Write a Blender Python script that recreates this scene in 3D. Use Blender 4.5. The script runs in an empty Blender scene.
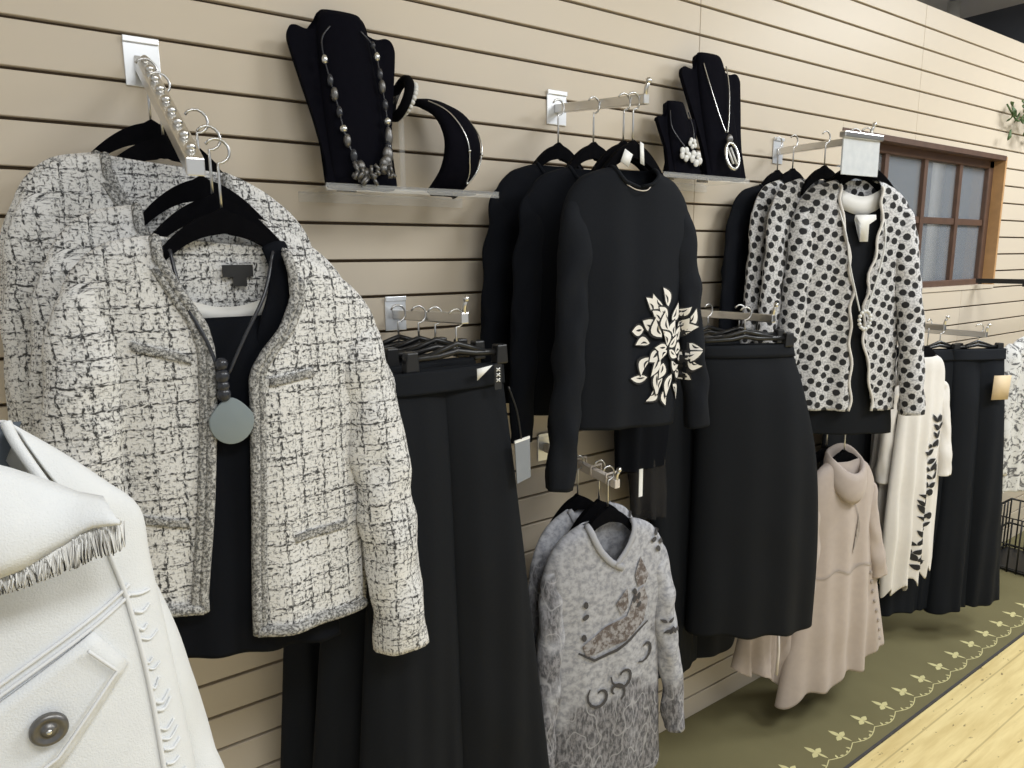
import bpy, bmesh, math, random
from mathutils import Vector, Matrix, noise
from mathutils.bvhtree import BVHTree
random.seed(7)
PI = math.pi
C = bpy.context.scene.collection

# ------------------------------------------------------------------ camera
FPX, CAM_D, CAM_H = 709.4, 1.42, 1.53          # focal length in pixels, distance from the wall, height
cam_d = bpy.data.cameras.new('camera'); cam = bpy.data.objects.new('camera', cam_d); C.objects.link(cam)
cam_d.sensor_fit = 'HORIZONTAL'; cam_d.sensor_width = 36; cam_d.lens = FPX/1024*36; cam_d.clip_start = .02
YAW, PITCH, ROLL = math.radians(54.7946), math.radians(10.1032), -0.00895
fw = Vector((math.cos(YAW)*math.cos(PITCH), math.sin(YAW)*math.cos(PITCH), -math.sin(PITCH)))
rt = Vector((math.sin(YAW), -math.cos(YAW), 0)); up = rt.cross(fw)
c_, s_ = math.cos(ROLL), math.sin(ROLL)
r2 = rt*c_ + up*s_; u2 = up*c_ - rt*s_
m = Matrix((r2, u2, -fw)).transposed().to_4x4(); m.translation = (0, -CAM_D, CAM_H)
cam.matrix_world = m
bpy.context.scene.camera = cam

# ------------------------------------------------------------------ materials
class NT:
    def __init__(s, name):
        s.m = bpy.data.materials.new(name); s.m.use_nodes = True
        s.t = s.m.node_tree; s.b = s.t.nodes['Principled BSDF']
    def n(s, kind, **kw):
        nd = s.t.nodes.new(kind)
        for k, v in kw.items():
            if k.startswith('i_'):
                nd.inputs[k[2:].replace('_', ' ')].default_value = v
            else: setattr(nd, k, v)
        return nd
    def l(s, a, b): s.t.links.new(a, b)
    def math(s, op, a, b=None, c=None, clamp=False):
        nd = s.n('ShaderNodeMath', operation=op, use_clamp=clamp)
        for i, v in enumerate((a, b, c)):
            if v is None: continue
            if isinstance(v, (int, float)): nd.inputs[i].default_value = v
            else: s.l(v, nd.inputs[i])
        return nd.outputs[0]
    def step(s, v, lo, hi):                      # smooth 0..1 between lo and hi
        nd = s.n('ShaderNodeMapRange', interpolation_type='SMOOTHSTEP')
        s.l(v, nd.inputs[0]); nd.inputs[1].default_value = lo; nd.inputs[2].default_value = hi
        return nd.outputs[0]
    def mix(s, f, a, b):
        nd = s.n('ShaderNodeMix', data_type='RGBA')
        if isinstance(f, (int, float)): nd.inputs[0].default_value = f
        else: s.l(f, nd.inputs[0])
        for i, v in ((6, a), (7, b)):
            if isinstance(v, tuple): nd.inputs[i].default_value = (*v, 1)
            else: s.l(v, nd.inputs[i])
        return nd.outputs[2]
    def uv(s): return s.n('ShaderNodeUVMap', uv_map='UVMap').outputs[0]
    def obj(s): return s.n('ShaderNodeTexCoord').outputs['Object']
    def sep(s, v):
        nd = s.n('ShaderNodeSeparateXYZ'); s.l(v, nd.inputs[0]); return nd.outputs
    def noise(s, v, scale, detail=2, rough=.5, dist=0):
        nd = s.n('ShaderNodeTexNoise'); s.l(v, nd.inputs['Vector'])
        nd.inputs['Scale'].default_value = scale; nd.inputs['Detail'].default_value = detail
        nd.inputs['Roughness'].default_value = rough; nd.inputs['Distortion'].default_value = dist
        return nd.outputs['Fac']
    def vor(s, v, scale, rnd=1, feature='F1', out='Distance'):
        nd = s.n('ShaderNodeTexVoronoi', feature=feature, voronoi_dimensions='2D'); s.l(v, nd.inputs['Vector'])
        nd.inputs['Scale'].default_value = scale; nd.inputs['Randomness'].default_value = rnd
        return nd.outputs[out]
    def mapping(s, v, scale=(1, 1, 1), rot=(0, 0, 0)):
        nd = s.n('ShaderNodeMapping'); s.l(v, nd.inputs[0]); nd.inputs['Scale'].default_value = scale
        nd.inputs['Rotation'].default_value = rot; return nd.outputs[0]
    def col(s, v):
        if isinstance(v, tuple): s.b.inputs['Base Color'].default_value = (*v, 1)
        else: s.l(v, s.b.inputs['Base Color'])
        return s
    def set(s, rough=.6, metal=0, sheen=0, spec=None, **kw):
        s.b.inputs['Roughness'].default_value = rough; s.b.inputs['Metallic'].default_value = metal
        if sheen: s.b.inputs['Sheen Weight'].default_value = sheen; s.b.inputs['Sheen Roughness'].default_value = .5
        if spec is not None: s.b.inputs['Specular IOR Level'].default_value = spec
        return s
    def bump(s, h, strength=.3, dist=.002):
        nd = s.n('ShaderNodeBump'); nd.inputs['Strength'].default_value = strength; nd.inputs['Distance'].default_value = dist
        s.l(h, nd.inputs['Height']); s.l(nd.outputs[0], s.b.inputs['Normal']); return s

M = {}
def plain(name, col, rough=.6, var=.12, vs=30, metal=0, sheen=0, spec=None, bump=0):
    t = NT(name); o = t.obj(); nz = t.noise(o, vs, 3)
    t.col(t.mix(nz, tuple(c*(1-var) for c in col), tuple(min(1, c*(1+var)) for c in col)))
    t.set(rough, metal, sheen, spec)
    if bump: t.bump(t.noise(o, 900, 2), bump, .001)
    M[name] = t.m; return t.m

plain('wall_board', (.64, .56, .45), .42, .03, 3, spec=.35)
plain('wall_core', (.13, .09, .055), .8)
plain('ceiling_paint', (.74, .73, .77), .9, .05, 2)
plain('dark_wall', (.065, .07, .085), .8, .1, 2)
plain('back_room', (.25, .27, .31), .8, .2, 2)
plain('pipe_paint', (.55, .54, .5), .5)
plain('window_wood', (.10, .055, .036), .5, .35, 25)
plain('sill_wood', (.50, .29, .13), .5, .3, 18)
plain('black_knit', (.0045, .0055, .0085), .85, .2, 200, spec=.12, bump=.2)
plain('black_crepe', (.0082, .0095, .0122), .8, .2, 300, spec=.14, bump=.25)
plain('ink_knit', (.0095, .0110, .0145), .85, .2, 200, spec=.12, bump=.2)
plain('navy_crepe', (.008, .0098, .0135), .8, .2, 300, spec=.16, bump=.25)
plain('velvet', (.003, .003, .004), .95, .3, 100, spec=.06)
plain('velvet_soft', (.004, .004, .007), .95, .3, 100, spec=.06)
plain('hook_wire', (.62, .62, .62), .3, .1, metal=1)
plain('chrome', (.72, .71, .69), .28, .1, 12, metal=1)
plain('plate_steel', (.85, .87, .9), .3, .05, 12, metal=.6)
plain('black_plastic', (.012, .012, .013), .35, .1)
plain('white_card', (.85, .85, .83), .6, .04)
plain('white_denim', (.71, .725, .735), .85, .04, 60, sheen=.1, bump=.35)
plain('denim_stitch', (.72, .73, .74), .9, .05)
plain('lining_blue', (.07, .085, .105), .8, .15, 40)
plain('lining_white', (.72, .71, .68), .5, .05)
plain('label_black', (.012, .012, .013), .6, .1)
plain('label_beige', (.62, .56, .5), .6, .1)
plain('taupe_knit', (.42, .355, .315), .85, .08, 50, sheen=.15, bump=.3)
plain('taupe_dark', (.33, .285, .25), .85, .1, 50, sheen=.15, bump=.3)
plain('taupe_edge', (.70, .64, .57), .8, .05)
plain('white_knit', (.70, .675, .645), .85, .05, 50, sheen=.1, bump=.2)
plain('cream_print', (.78, .75, .7), .8, .06)
plain('print_black', (.012, .012, .014), .8, .1)
plain('tag_grey', (.22, .24, .27), .45, .1)
plain('tag_tan', (.66, .52, .33), .6, .08)
plain('pendant_stone', (.21, .25, .265), .35, .08, 30)
plain('bead_dark', (.03, .032, .04), .25, .3, 60)
plain('bead_silver', (.62, .62, .6), .25, .25, 60, metal=.9)
plain('bead_pearl', (.7, .7, .68), .3, .1)
plain('bronze', (.17, .165, .16), .4, .3, 200, metal=.8)
plain('trefoil_paint', (.60, .55, .28), .8, .15, 50)
plain('leaf', (.06, .11, .03), .6, .3, 30)

plain('scroll_print', (.055, .052, .055), .85, .4, 60)
plain('tunic_dark', (.10, .10, .11), .85, .3, 60)
plain('board_back', (.55, .5, .43), .8, .05)

def build_mats():
    # tweed: white ground with black dashes on a loose plaid, speckled
    t = NT('tweed'); uv = t.uv(); s = t.sep(uv)
    warp = t.noise(uv, 26, 3)
    def line(coord, per, ph, w):
        a = t.math('ADD', t.math('MULTIPLY', coord, 1/per), ph)
        a = t.math('ADD', a, t.math('MULTIPLY', t.math('SUBTRACT', warp, .5), .30))
        fr = t.math('FRACT', a); d = t.math('ABSOLUTE', t.math('SUBTRACT', fr, .5))
        return t.step(d, w, w*.3)
    fx = t.noise(t.mapping(uv, (1, .45, 1)), 290, 2, .6)         # short warp flecks
    fz = t.noise(t.mapping(uv, (.45, 1, 1)), 290, 2, .6)         # short weft flecks
    big = t.noise(uv, 13, 2)
    lv = t.math('MAXIMUM', line(s[0], .034, .1, .11), t.math('MULTIPLY', line(s[0], .034, .40, .07), .6))
    lh = t.math('MAXIMUM', line(s[1], .034, .3, .11), t.math('MULTIPLY', line(s[1], .034, .60, .07), .6))
    bg = t.math('MULTIPLY', t.math('SUBTRACT', big, .5), .16)
    a = t.math('ADD', t.math('ADD', fx, t.math('MULTIPLY', lv, .13)), bg)
    b = t.math('ADD', t.math('ADD', fz, t.math('MULTIPLY', lh, .13)), bg)
    v = t.math('MAXIMUM', a, b)
    blk = t.step(v, .625, .70)
    gry = t.step(v, .52, .65)
    c1 = t.mix(gry, (.76, .755, .745), (.36, .36, .36))
    c2 = t.mix(blk, c1, (.045, .045, .046))
    t.col(c2).set(.9, sheen=.1).bump(v, .6, .003); M['tweed'] = t.m
    t = NT('tweed_trim'); o = t.obj(); v = t.noise(o, 260, 3, .7)
    t.col(t.mix(t.step(v, .35, .62), (.58, .575, .56), (.10, .10, .098))).set(.9).bump(v, .8, .003); M['tweed_trim'] = t.m
    # dotted lace
    t = NT('dot_knit'); uv = t.uv()
    wv = t.mapping(uv, (1, 1, 1), (0, 0, .45))
    d = t.vor(wv, 35, .28); nz = t.noise(uv, 120, 2)
    dd = t.math('ADD', d, t.math('MULTIPLY', t.math('SUBTRACT', nz, .5), .12))
    dot = t.step(dd, .365, .30)
    lace = t.step(t.noise(uv, 170, 2, .6), .45, .6)
    c = t.mix(lace, (.62, .615, .62), (.36, .36, .375))
    t.col(t.mix(dot, c, (.010, .010, .012))).set(.85, sheen=.1).bump(dd, .3, .002); M['dot_knit'] = t.m
    # mottled grey tunic, darker and more broken towards the hem (printed)
    t = NT('tunic_print'); uv = t.uv(); s = t.sep(uv)
    a = t.noise(uv, 70, 4, .65); b = t.noise(uv, 9, 3, .6); st = t.noise(t.mapping(uv, (1, .35, 1)), 130, 3, .7)
    g = t.mix(t.step(a, .35, .68), (.46, .465, .50), (.25, .255, .285))
    low = t.step(s[1], -.34, -.52); side = t.step(t.math('ADD', s[0], t.math('MULTIPLY', b, .12)), -.05, -.11)
    patch = t.math('ADD', t.math('MULTIPLY', t.math('MAXIMUM', low, t.math('MULTIPLY', side, .75)), .34), b)
    patch = t.step(patch, .60, .76)
    crack = t.step(t.math('ABSOLUTE', t.math('SUBTRACT', t.noise(t.mapping(uv, (1, .6, 1)), 20, 1), .5)), .0, .022)
    dk = t.mix(t.step(st, .36, .62), (.27, .265, .29), (.05, .05, .058))
    dk = t.mix(crack, (.34, .34, .36), dk)
    t.col(t.mix(t.math('MULTIPLY', patch, .9), g, dk)).set(.85); M['tunic_print'] = t.m
    t = NT('brown_print'); o = t.obj(); a = t.noise(o, 60, 4, .7)
    t.col(t.mix(t.step(a, .42, .60), (.115, .092, .085), (.33, .32, .33))).set(.85); M['brown_print'] = t.m
    # grey floral on white
    t = NT('grey_floral'); uv = t.uv()
    a = t.noise(uv, 28, 4, .7, 1.5)
    t.col(t.mix(t.step(a, .5, .6), (.62, .62, .61), (.10, .10, .105))).set(.85); M['grey_floral'] = t.m
    # olive runner
    t = NT('olive_carpet'); o = t.obj(); a = t.noise(o, 500, 2); b = t.noise(o, 5, 3)
    c = t.mix(b, (.145, .128, .058), (.20, .178, .085))
    t.col(t.mix(t.math('MULTIPLY', a, .3), c, (.09, .08, .04))).set(.95).bump(a, .5, .002); M['olive_carpet'] = t.m
    # yellow painted board floor
    t = NT('yellow_floor'); o = t.obj(); s = t.sep(o)
    b = t.noise(t.mapping(o, (1, 9, 1)), 3, 4, .6)
    c = t.mix(t.step(b, .3, .75), (.80, .66, .33), (.62, .48, .21))
    sp = t.step(t.noise(t.mapping(o, (1, 2.4, 1)), 22, 3, .6),   .635, .70)
    c = t.mix(t.math('MULTIPLY', sp, .8), c, (.14, .09, .04))
    fr = t.math('ABSOLUTE', t.math('SUBTRACT', t.math('FRACT', t.math('MULTIPLY', s[1], 1/.14)), .5))
    c = t.mix(t.math('MULTIPLY', t.step(fr, .025, .01), .5), c, (.30, .22, .09))
    t.col(c).set(.5, spec=.4); M['yellow_floor'] = t.m
    # acrylic, glass
    t = NT('acrylic'); t.col((.95, .96, .96)).set(.06); t.b.inputs['Alpha'].default_value = .14; M['acrylic'] = t.m
    t = NT('glass_pane'); t.col((.35, .38, .42)).set(.04, spec=.8); t.b.inputs['Alpha'].default_value = .35; M['glass_pane'] = t.m
    t = NT('sheer_black'); t.col((.012, .011, .012)).set(.8); t.b.inputs['Alpha'].default_value = .8; M['sheer_black'] = t.m
    t = NT('frosted_sign'); nz = t.noise(t.obj(), 40, 2)
    t.col(t.mix(nz, (.62, .66, .7), (.85, .87, .88))).set(.15); t.b.inputs['Alpha'].default_value = .75; M['frosted_sign'] = t.m
build_mats()

# ------------------------------------------------------------------ object helpers
def finish(bm, smooth=True):
    bmesh.ops.recalc_face_normals(bm, faces=bm.faces)
    if smooth:
        for f in bm.faces: f.smooth = True

def obj(name, bm, mat, parent=None, loc=None, smooth=True, recalc=True):
    if recalc: bmesh.ops.recalc_face_normals(bm, faces=bm.faces)
    for f in bm.faces: f.smooth = smooth
    me = bpy.data.meshes.new(name); bm.to_mesh(me); bm.free()
    if me.uv_layers: me.uv_layers[0].name = 'UVMap'
    o = bpy.data.objects.new(name, me); C.objects.link(o)
    for mm in (mat if isinstance(mat, (list, tuple)) else [mat]): me.materials.append(M[mm])
    if parent: o.parent = parent
    if loc: o.location = loc
    return o

def tag(o, label, cat, group=None):
    o['label'] = label; o['category'] = cat
    if group: o['group'] = group
    return o

def thing(name, label, cat, loc=(0, 0, 0), rot=0, group=None):
    o = bpy.data.objects.new(name, None); C.objects.link(o); o.empty_display_size = .05
    o.location = loc; o.rotation_euler = (0, 0, math.radians(rot))
    return tag(o, label, cat, group)

def struct(name, bm, mat, parent=None, smooth=False):
    o = obj(name, bm, mat, parent, smooth=smooth)
    if not parent: o['kind'] = 'structure'
    return o

def dup(root, loc, rot=None, label=None, group=None, skip=()):
    r = root.copy(); C.objects.link(r); r.location = loc
    if rot is not None: r.rotation_euler = (r.rotation_euler[0], r.rotation_euler[1], math.radians(rot))
    if label: r['label'] = label
    if group: r['group'] = group
    for ch in list(root.children):
        if ch.name.split('.')[0] in skip: continue
        c = ch.copy(); C.objects.link(c); c.parent = r
        for g in ch.children:
            d = g.copy(); C.objects.link(d); d.parent = c
    return r

def solid(o, t=.003, off=-1):
    md = o.modifiers.new('cloth_thickness', 'SOLIDIFY'); md.thickness = t; md.offset = off; return o
def bev(o, w=.002, seg=2):
    md = o.modifiers.new('edge_bevel', 'BEVEL'); md.width = w; md.segments = seg; md.limit_method = 'ANGLE'; return o

def box(bm, x0, x1, y0, y1, z0, z1):
    v = [bm.verts.new((x, y, z)) for x in (x0, x1) for y in (y0, y1) for z in (z0, z1)]
    for f in ((0, 1, 3, 2), (4, 6, 7, 5), (0, 4, 5, 1), (2, 3, 7, 6), (0, 2, 6, 4), (1, 5, 7, 3)):
        bm.faces.new([v[i] for i in f])

def catmull(pts, per):
    out = []; n = len(pts)
    for i in range(n-1):
        p0, p1, p2, p3 = pts[max(i-1, 0)], pts[i], pts[i+1], pts[min(i+2, n-1)]
        k = per[i] if isinstance(per, list) else per
        for j in range(k):
            t = j/k
            out.append(tuple(.5*((2*b)+(-a+c)*t+(2*a-5*b+4*c-d)*t*t+(-a+3*b-3*c+d)*t**3) for a, b, c, d in zip(p0, p1, p2, p3)))
    out.append(tuple(pts[-1])); return out

def tube(bm, pts, r, seg=8, cap=True, closed=False, flat=None):
    """tube through 3-D points; r may be one radius or a list; flat=(axis, factor) squashes it"""
    P = [Vector(p) for p in pts]; n = len(P); rings = []
    prev = None
    for i, p in enumerate(P):
        if closed: t = (P[(i+1) % n]-P[i-1]).normalized()
        else: t = (P[min(i+1, n-1)]-P[max(i-1, 0)]).normalized()
        ref = prev if prev is not None else (Vector((0, 1, 0)) if abs(t.y) < .9 else Vector((1, 0, 0)))
        a = (ref - t*ref.dot(t)).normalized(); prev = a; b = t.cross(a)
        rr = r[i] if isinstance(r, (list, tuple)) else r
        ring = []
        for k in range(seg):
            an = 2*PI*k/seg; d = a*math.cos(an)*rr + b*math.sin(an)*rr
            if flat: d[flat[0]] *= flat[1]
            ring.append(bm.verts.new(p+d))
        rings.append(ring)
    for i in range(n if closed else n-1):
        A, B = rings[i], rings[(i+1) % n]
        for k in range(seg): bm.faces.new((A[k], A[(k+1) % seg], B[(k+1) % seg], B[k]))
    if cap and not closed:
        bm.faces.new(rings[0]); bm.faces.new(rings[-1])

def lathe(bm, prof, center=(0, 0, 0), axis='z', seg=20):
    rings = []
    for r, h in prof:
        ring = []
        for k in range(seg):
            a = 2*PI*k/seg; p = (r*math.cos(a), r*math.sin(a), h)
            if axis == 'y': p = (p[0], p[2], p[1])
            if axis == 'x': p = (p[2], p[0], p[1])
            ring.append(bm.verts.new(Vector(p)+Vector(center)))
        rings.append(ring)
    for A, B in zip(rings, rings[1:]):
        for k in range(seg): bm.faces.new((A[k], A[(k+1) % seg], B[(k+1) % seg], B[k]))
    bm.faces.new(rings[0]); bm.faces.new(rings[-1])

def sphere(bm, c, r, sc=(1, 1, 1), u=12, v=8):
    mt = Matrix.Translation(c) @ Matrix.Diagonal((r*sc[0], r*sc[1], r*sc[2], 1))
    bmesh.ops.create_uvsphere(bm, u_segments=u, v_segments=v, radius=1, matrix=mt)

def prism(bm, outline, y0, y1):
    """polygon in (x, z) extruded from y0 to y1"""
    A = [bm.verts.new((x, y0, z)) for x, z in outline]; B = [bm.verts.new((x, y1, z)) for x, z in outline]
    n = len(A)
    fs = [bm.faces.new(A), bm.faces.new(B[::-1])]
    for i in range(n): bm.faces.new((A[i], B[i], B[(i+1) % n], A[(i+1) % n]))
    bmesh.ops.triangulate(bm, faces=fs)

def lerp(tab, z):
    """piecewise-linear lookup, tab = [(z, v...)] with falling z"""
    if z >= tab[0][0]: return tab[0][1:]
    for a, b in zip(tab, tab[1:]):
        if z >= b[0]:
            t = (a[0]-z)/(a[0]-b[0]+1e-9); return tuple(p+(q-p)*t for p, q in zip(a[1:], b[1:]))
    return tab[-1][1:]

# ------------------------------------------------------------------ cloth builders
class Body:
    """shell of a hanging garment: rows from shoulder to hem, front (towards -y) may be open.
    keys rows: (uL, zL, uR, zR, depth); gap(z) -> (u left edge, u right edge) or None"""
    def __init__(s, keys, gap=None, fold=(.004, .014, 22), back=.75, seed=0, nf=26, nb=30, step=.014, hemwave=.0, expo=.42, hem=None):
        s.seed = seed; s.fold = fold; s.back = back; s.expo = expo; s.hemwave = hemwave; s.hem = hem
        per = [max(3, int(max(math.dist(a[:2], b[:2]), math.dist(a[2:4], b[2:4]))/step)) for a, b in zip(keys, keys[1:])]
        s.rows = catmull(keys, per); s.gap = gap; s.nf, s.nb = nf, nb
        rs = random.Random(seed); s.w = [(fold[2]*(.6+.9*rs.random()), rs.random()*6.3, (rs.random()-.5)*4) for _ in range(4)]
        s.N = len(s.rows)
    def shape(s, t): return max(0, 1-(2*t-1)**2)**s.expo
    def pt(s, i, t, side=1):
        uL, zL, uR, zR, d = s.rows[i]; f = i/(s.N-1)
        u = uL+(uR-uL)*t; z = zL+(zR-zL)*t
        amp = s.fold[0]+(s.fold[1]-s.fold[0])*f**1.5
        F = sum(math.sin(fr*u*2*PI/1.6+ph+dr*z) for fr, ph, dr in s.w)*.3
        F += noise.noise(Vector((u*9+s.seed, z*7, side*3)))*.55
        edge = min(1, 6*t*(1-t))
        if side > 0: w = d*s.shape(t)+amp*F*edge
        else: w = -d*s.back*s.shape(t)+amp*.7*F*edge
        z += s.hemwave*f**6*math.sin(u*40+s.seed)
        if s.hem and side > 0: z += lerp(s.hem, -u)[0]*f**4
        return Vector((u, -w, z))
    def gt(s, i):
        uL, zL, uR, zR, d = s.rows[i]
        if s.gap is None: return .5, .5
        g = s.gap((zL+zR)/2)
        if g is None: return .5, .5
        W = max(uR-uL, 1e-4)
        a = min(1, max(0, (g[0]-uL)/W)); b = min(1, max(0, (g[1]-uL)/W))
        if a > b: a = b = (a+b)/2
        return a, b
    def build(s, bm):
        uvl = bm.loops.layers.uv.verify(); grid = []
        for i in range(s.N):
            a, b = s.gt(i); row = []
            for k in range(s.nf):
                t = a*(1-math.sin(k/s.nf*PI/2)); row.append((s.pt(i, t, 1), t))
            for k in range(s.nb):
                t = (1-math.cos(PI*k/s.nb))/2; row.append((s.pt(i, t, -1), -t))
            for k in range(s.nf+1):
                t = 1-(1-b)*math.sin(k/s.nf*PI/2)
                t = 1-(1-b)*(1-math.cos(k/s.nf*PI/2)) if False else 1-(1-b)*(1-math.sin((1-k/s.nf)*PI/2))
                row.append((s.pt(i, t, 1), t))
            grid.append([(bm.verts.new(p), p.x + (5 if q < 0 else 0), p.z) for p, q in row])
        faces = []
        for A, B in zip(grid, grid[1:]):
            for k in range(len(A)-1):
                q = (A[k], A[k+1], B[k+1], B[k])
                try: f = bm.faces.new([x[0] for x in q])
                except ValueError: continue
                off = 5 if q[0][1] > 3 or q[1][1] > 3 else 0
                for lp, x in zip(f.loops, q): lp[uvl].uv = (x[0].co.x+off, x[0].co.z)
        bmesh.ops.remove_doubles(bm, verts=bm.verts, dist=.0004)
        bmesh.ops.dissolve_degenerate(bm, edges=bm.edges, dist=.0001)
        return s
    def edge_line(s, side, i0=0, i1=None, out=.002):
        """points down one front opening edge"""
        pts = []
        for i in range(i0, (i1 or s.N)):
            a, b = s.gt(i); p = s.pt(i, a if side < 0 else b, 1); p.y -= out; pts.append(p)
        return pts
    def hem_line(s, t0, t1, n=20, out=.002, back=0):
        pts = []
        for k in range(n+1):
            p = s.pt(s.N-1, t0+(t1-t0)*k/n, 1); p.y -= out; p.z += .004; pts.append(p)
        return pts

def sleeve(bm, path, rad, seed=0, wr=.004, per=9, seg=20):
    """path: (u, w towards viewer, z); rad: (in-plane, depth)"""
    uvl = bm.loops.layers.uv.verify()
    pts = catmull([tuple(p)+tuple(r) for p, r in zip(path, rad)], per); rings = []; L = 0; prevp = None
    for i, (u, w, z, ra, rb) in enumerate(pts):
        p = Vector((u, -w, z)); j = min(i+1, len(pts)-1); k = max(i-1, 0)
        t = (Vector((pts[j][0], -pts[j][1], pts[j][2]))-Vector((pts[k][0], -pts[k][1], pts[k][2]))).normalized()
        yv = Vector((0, -1, 0)); yv = (yv-t*yv.dot(t)).normalized(); xv = t.cross(yv)
        if prevp is not None: L += (p-prevp).length
        prevp = p; ring = []
        for q in range(seg):
            a = -PI/2+2*PI*q/seg
            d = xv*math.cos(a)*ra+yv*math.sin(a)*rb
            nn = noise.noise(Vector((L*16+seed*3.1, math.cos(a)*1.2, math.sin(a)*1.2+seed)))*wr*2
            nn += math.sin(L*55+seed+2*a)*wr*.5
            vv = bm.verts.new(p+d+d.normalized()*nn); ring.append((vv, u+(ra+rb)/2*(a-PI/2), vv.co.z, (ra+rb)*PI))
        rings.append(ring)
    for A, B in zip(rings, rings[1:]):
        for q in range(seg):
            r_ = (q+1) % seg; f = bm.faces.new((A[q][0], A[r_][0], B[r_][0], B[q][0]))
            da = 2*PI/seg
            uvs = [(A[q][1], A[q][2]), (A[r_][1]+(A[r_][3] if r_ == 0 else 0), A[r_][2]), (B[r_][1]+(B[r_][3] if r_ == 0 else 0), B[r_][2]), (B[q][1], B[q][2])]
            for lp, c in zip(f.loops, uvs): lp[uvl].uv = c
    bm.faces.new([x[0] for x in rings[0]])

def arm(bm, side, sw, zs, outer, w=None, seed=0, wr=.004, flat=.85):
    """sleeve hanging from a shoulder tip (sw, zs); outer = [(u, z, radius)...] along its outer edge"""
    path = [(side*(sw-.066), 0, zs-.016), (side*(sw-.024), .000, zs-.040)]; rad = [(.024, .008), (.038, .015)]
    for k, (u, z, r) in enumerate(outer):
        ww = .004+.007*k if w is None else w[k]
        path.append((side*(u-r), ww, z)); rad.append((r, r*flat*min(1, .58+.14*k)))
    sleeve(bm, path, rad, seed, wr)

def bvh_of(*objs):
    """ray target: the given meshes of one garment, in the garment's own space"""
    V = []; F = []
    for o in objs:
        b = len(V); V += [v.co.copy() for v in o.data.vertices]; F += [[i+b for i in p.vertices] for p in o.data.polygons]
    return BVHTree.FromPolygons(V, F)

def decal(bm, bvh, poly, off=.0025, res=.012, fallback=-.05, front=-.4):
    """a flat printed or sewn-on shape that follows the cloth below it"""
    vs = [bm.verts.new((x, 0, z)) for x, z in poly]
    f = bm.faces.new(vs); r = bmesh.ops.triangulate(bm, faces=[f])
    fs = r['faces']
    for _ in range(5):
        es = [e for e in set(e for f in fs if f.is_valid for e in f.edges) if e.calc_length() > res]
        if not es: break
        rr = bmesh.ops.subdivide_edges(bm, edges=es, cuts=1)
        allv = set(vs)
        fs = [g for g in bm.faces if all(abs(v.co.y) < 1e-9 for v in g.verts)]
        q = [g for g in fs if len(g.verts) > 3]
        if q: bmesh.ops.triangulate(bm, faces=q)
        fs = [g for g in bm.faces if all(abs(v.co.y) < 1e-9 for v in g.verts)]
    last = fallback
    for v in {v for g in fs for v in g.verts}:
        h = bvh.ray_cast(Vector((v.co.x, front, v.co.z)), Vector((0, 1, 0)))
        if h[0] is not None: last = h[0].y
        v.co.y = last-off

def ellipse(cx, cz, a, b, rot=0, n=14):
    c, s = math.cos(rot), math.sin(rot)
    return [(cx+a*math.cos(t)*c-b*math.sin(t)*s, cz+a*math.cos(t)*s+b*math.sin(t)*c) for t in (2*PI*k/n for k in range(n))]

def leafpoly(cx, cz, L, W, rot, bend=0, n=7):
    pts = []
    for k in range(n+1):
        t = k/n; w = W*math.sin(PI*min(1, t**.8))*.5; pts.append((t*L, w+bend*math.sin(PI*t)*L))
    for k in range(n-1, 0, -1):
        t = k/n; w = W*math.sin(PI*min(1, t**.8))*.5; pts.append((t*L, -w+bend*math.sin(PI*t)*L))
    c, s = math.cos(rot), math.sin(rot)
    return [(cx+x*c-y*s, cz+x*s+y*c) for x, y in pts]

def ribbon2d(pts, w):
    out = []; back = []
    for i, p in enumerate(pts):
        a = pts[max(i-1, 0)]; b = pts[min(i+1, len(pts)-1)]
        dx, dz = b[0]-a[0], b[1]-a[1]; l = math.hypot(dx, dz) or 1
        ww = w*(.35+.65*math.sin(PI*(i+.5)/len(pts)))
        out.append((p[0]-dz/l*ww, p[1]+dx/l*ww)); back.append((p[0]+dz/l*ww, p[1]-dx/l*ww))
    return out+back[::-1]

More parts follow.
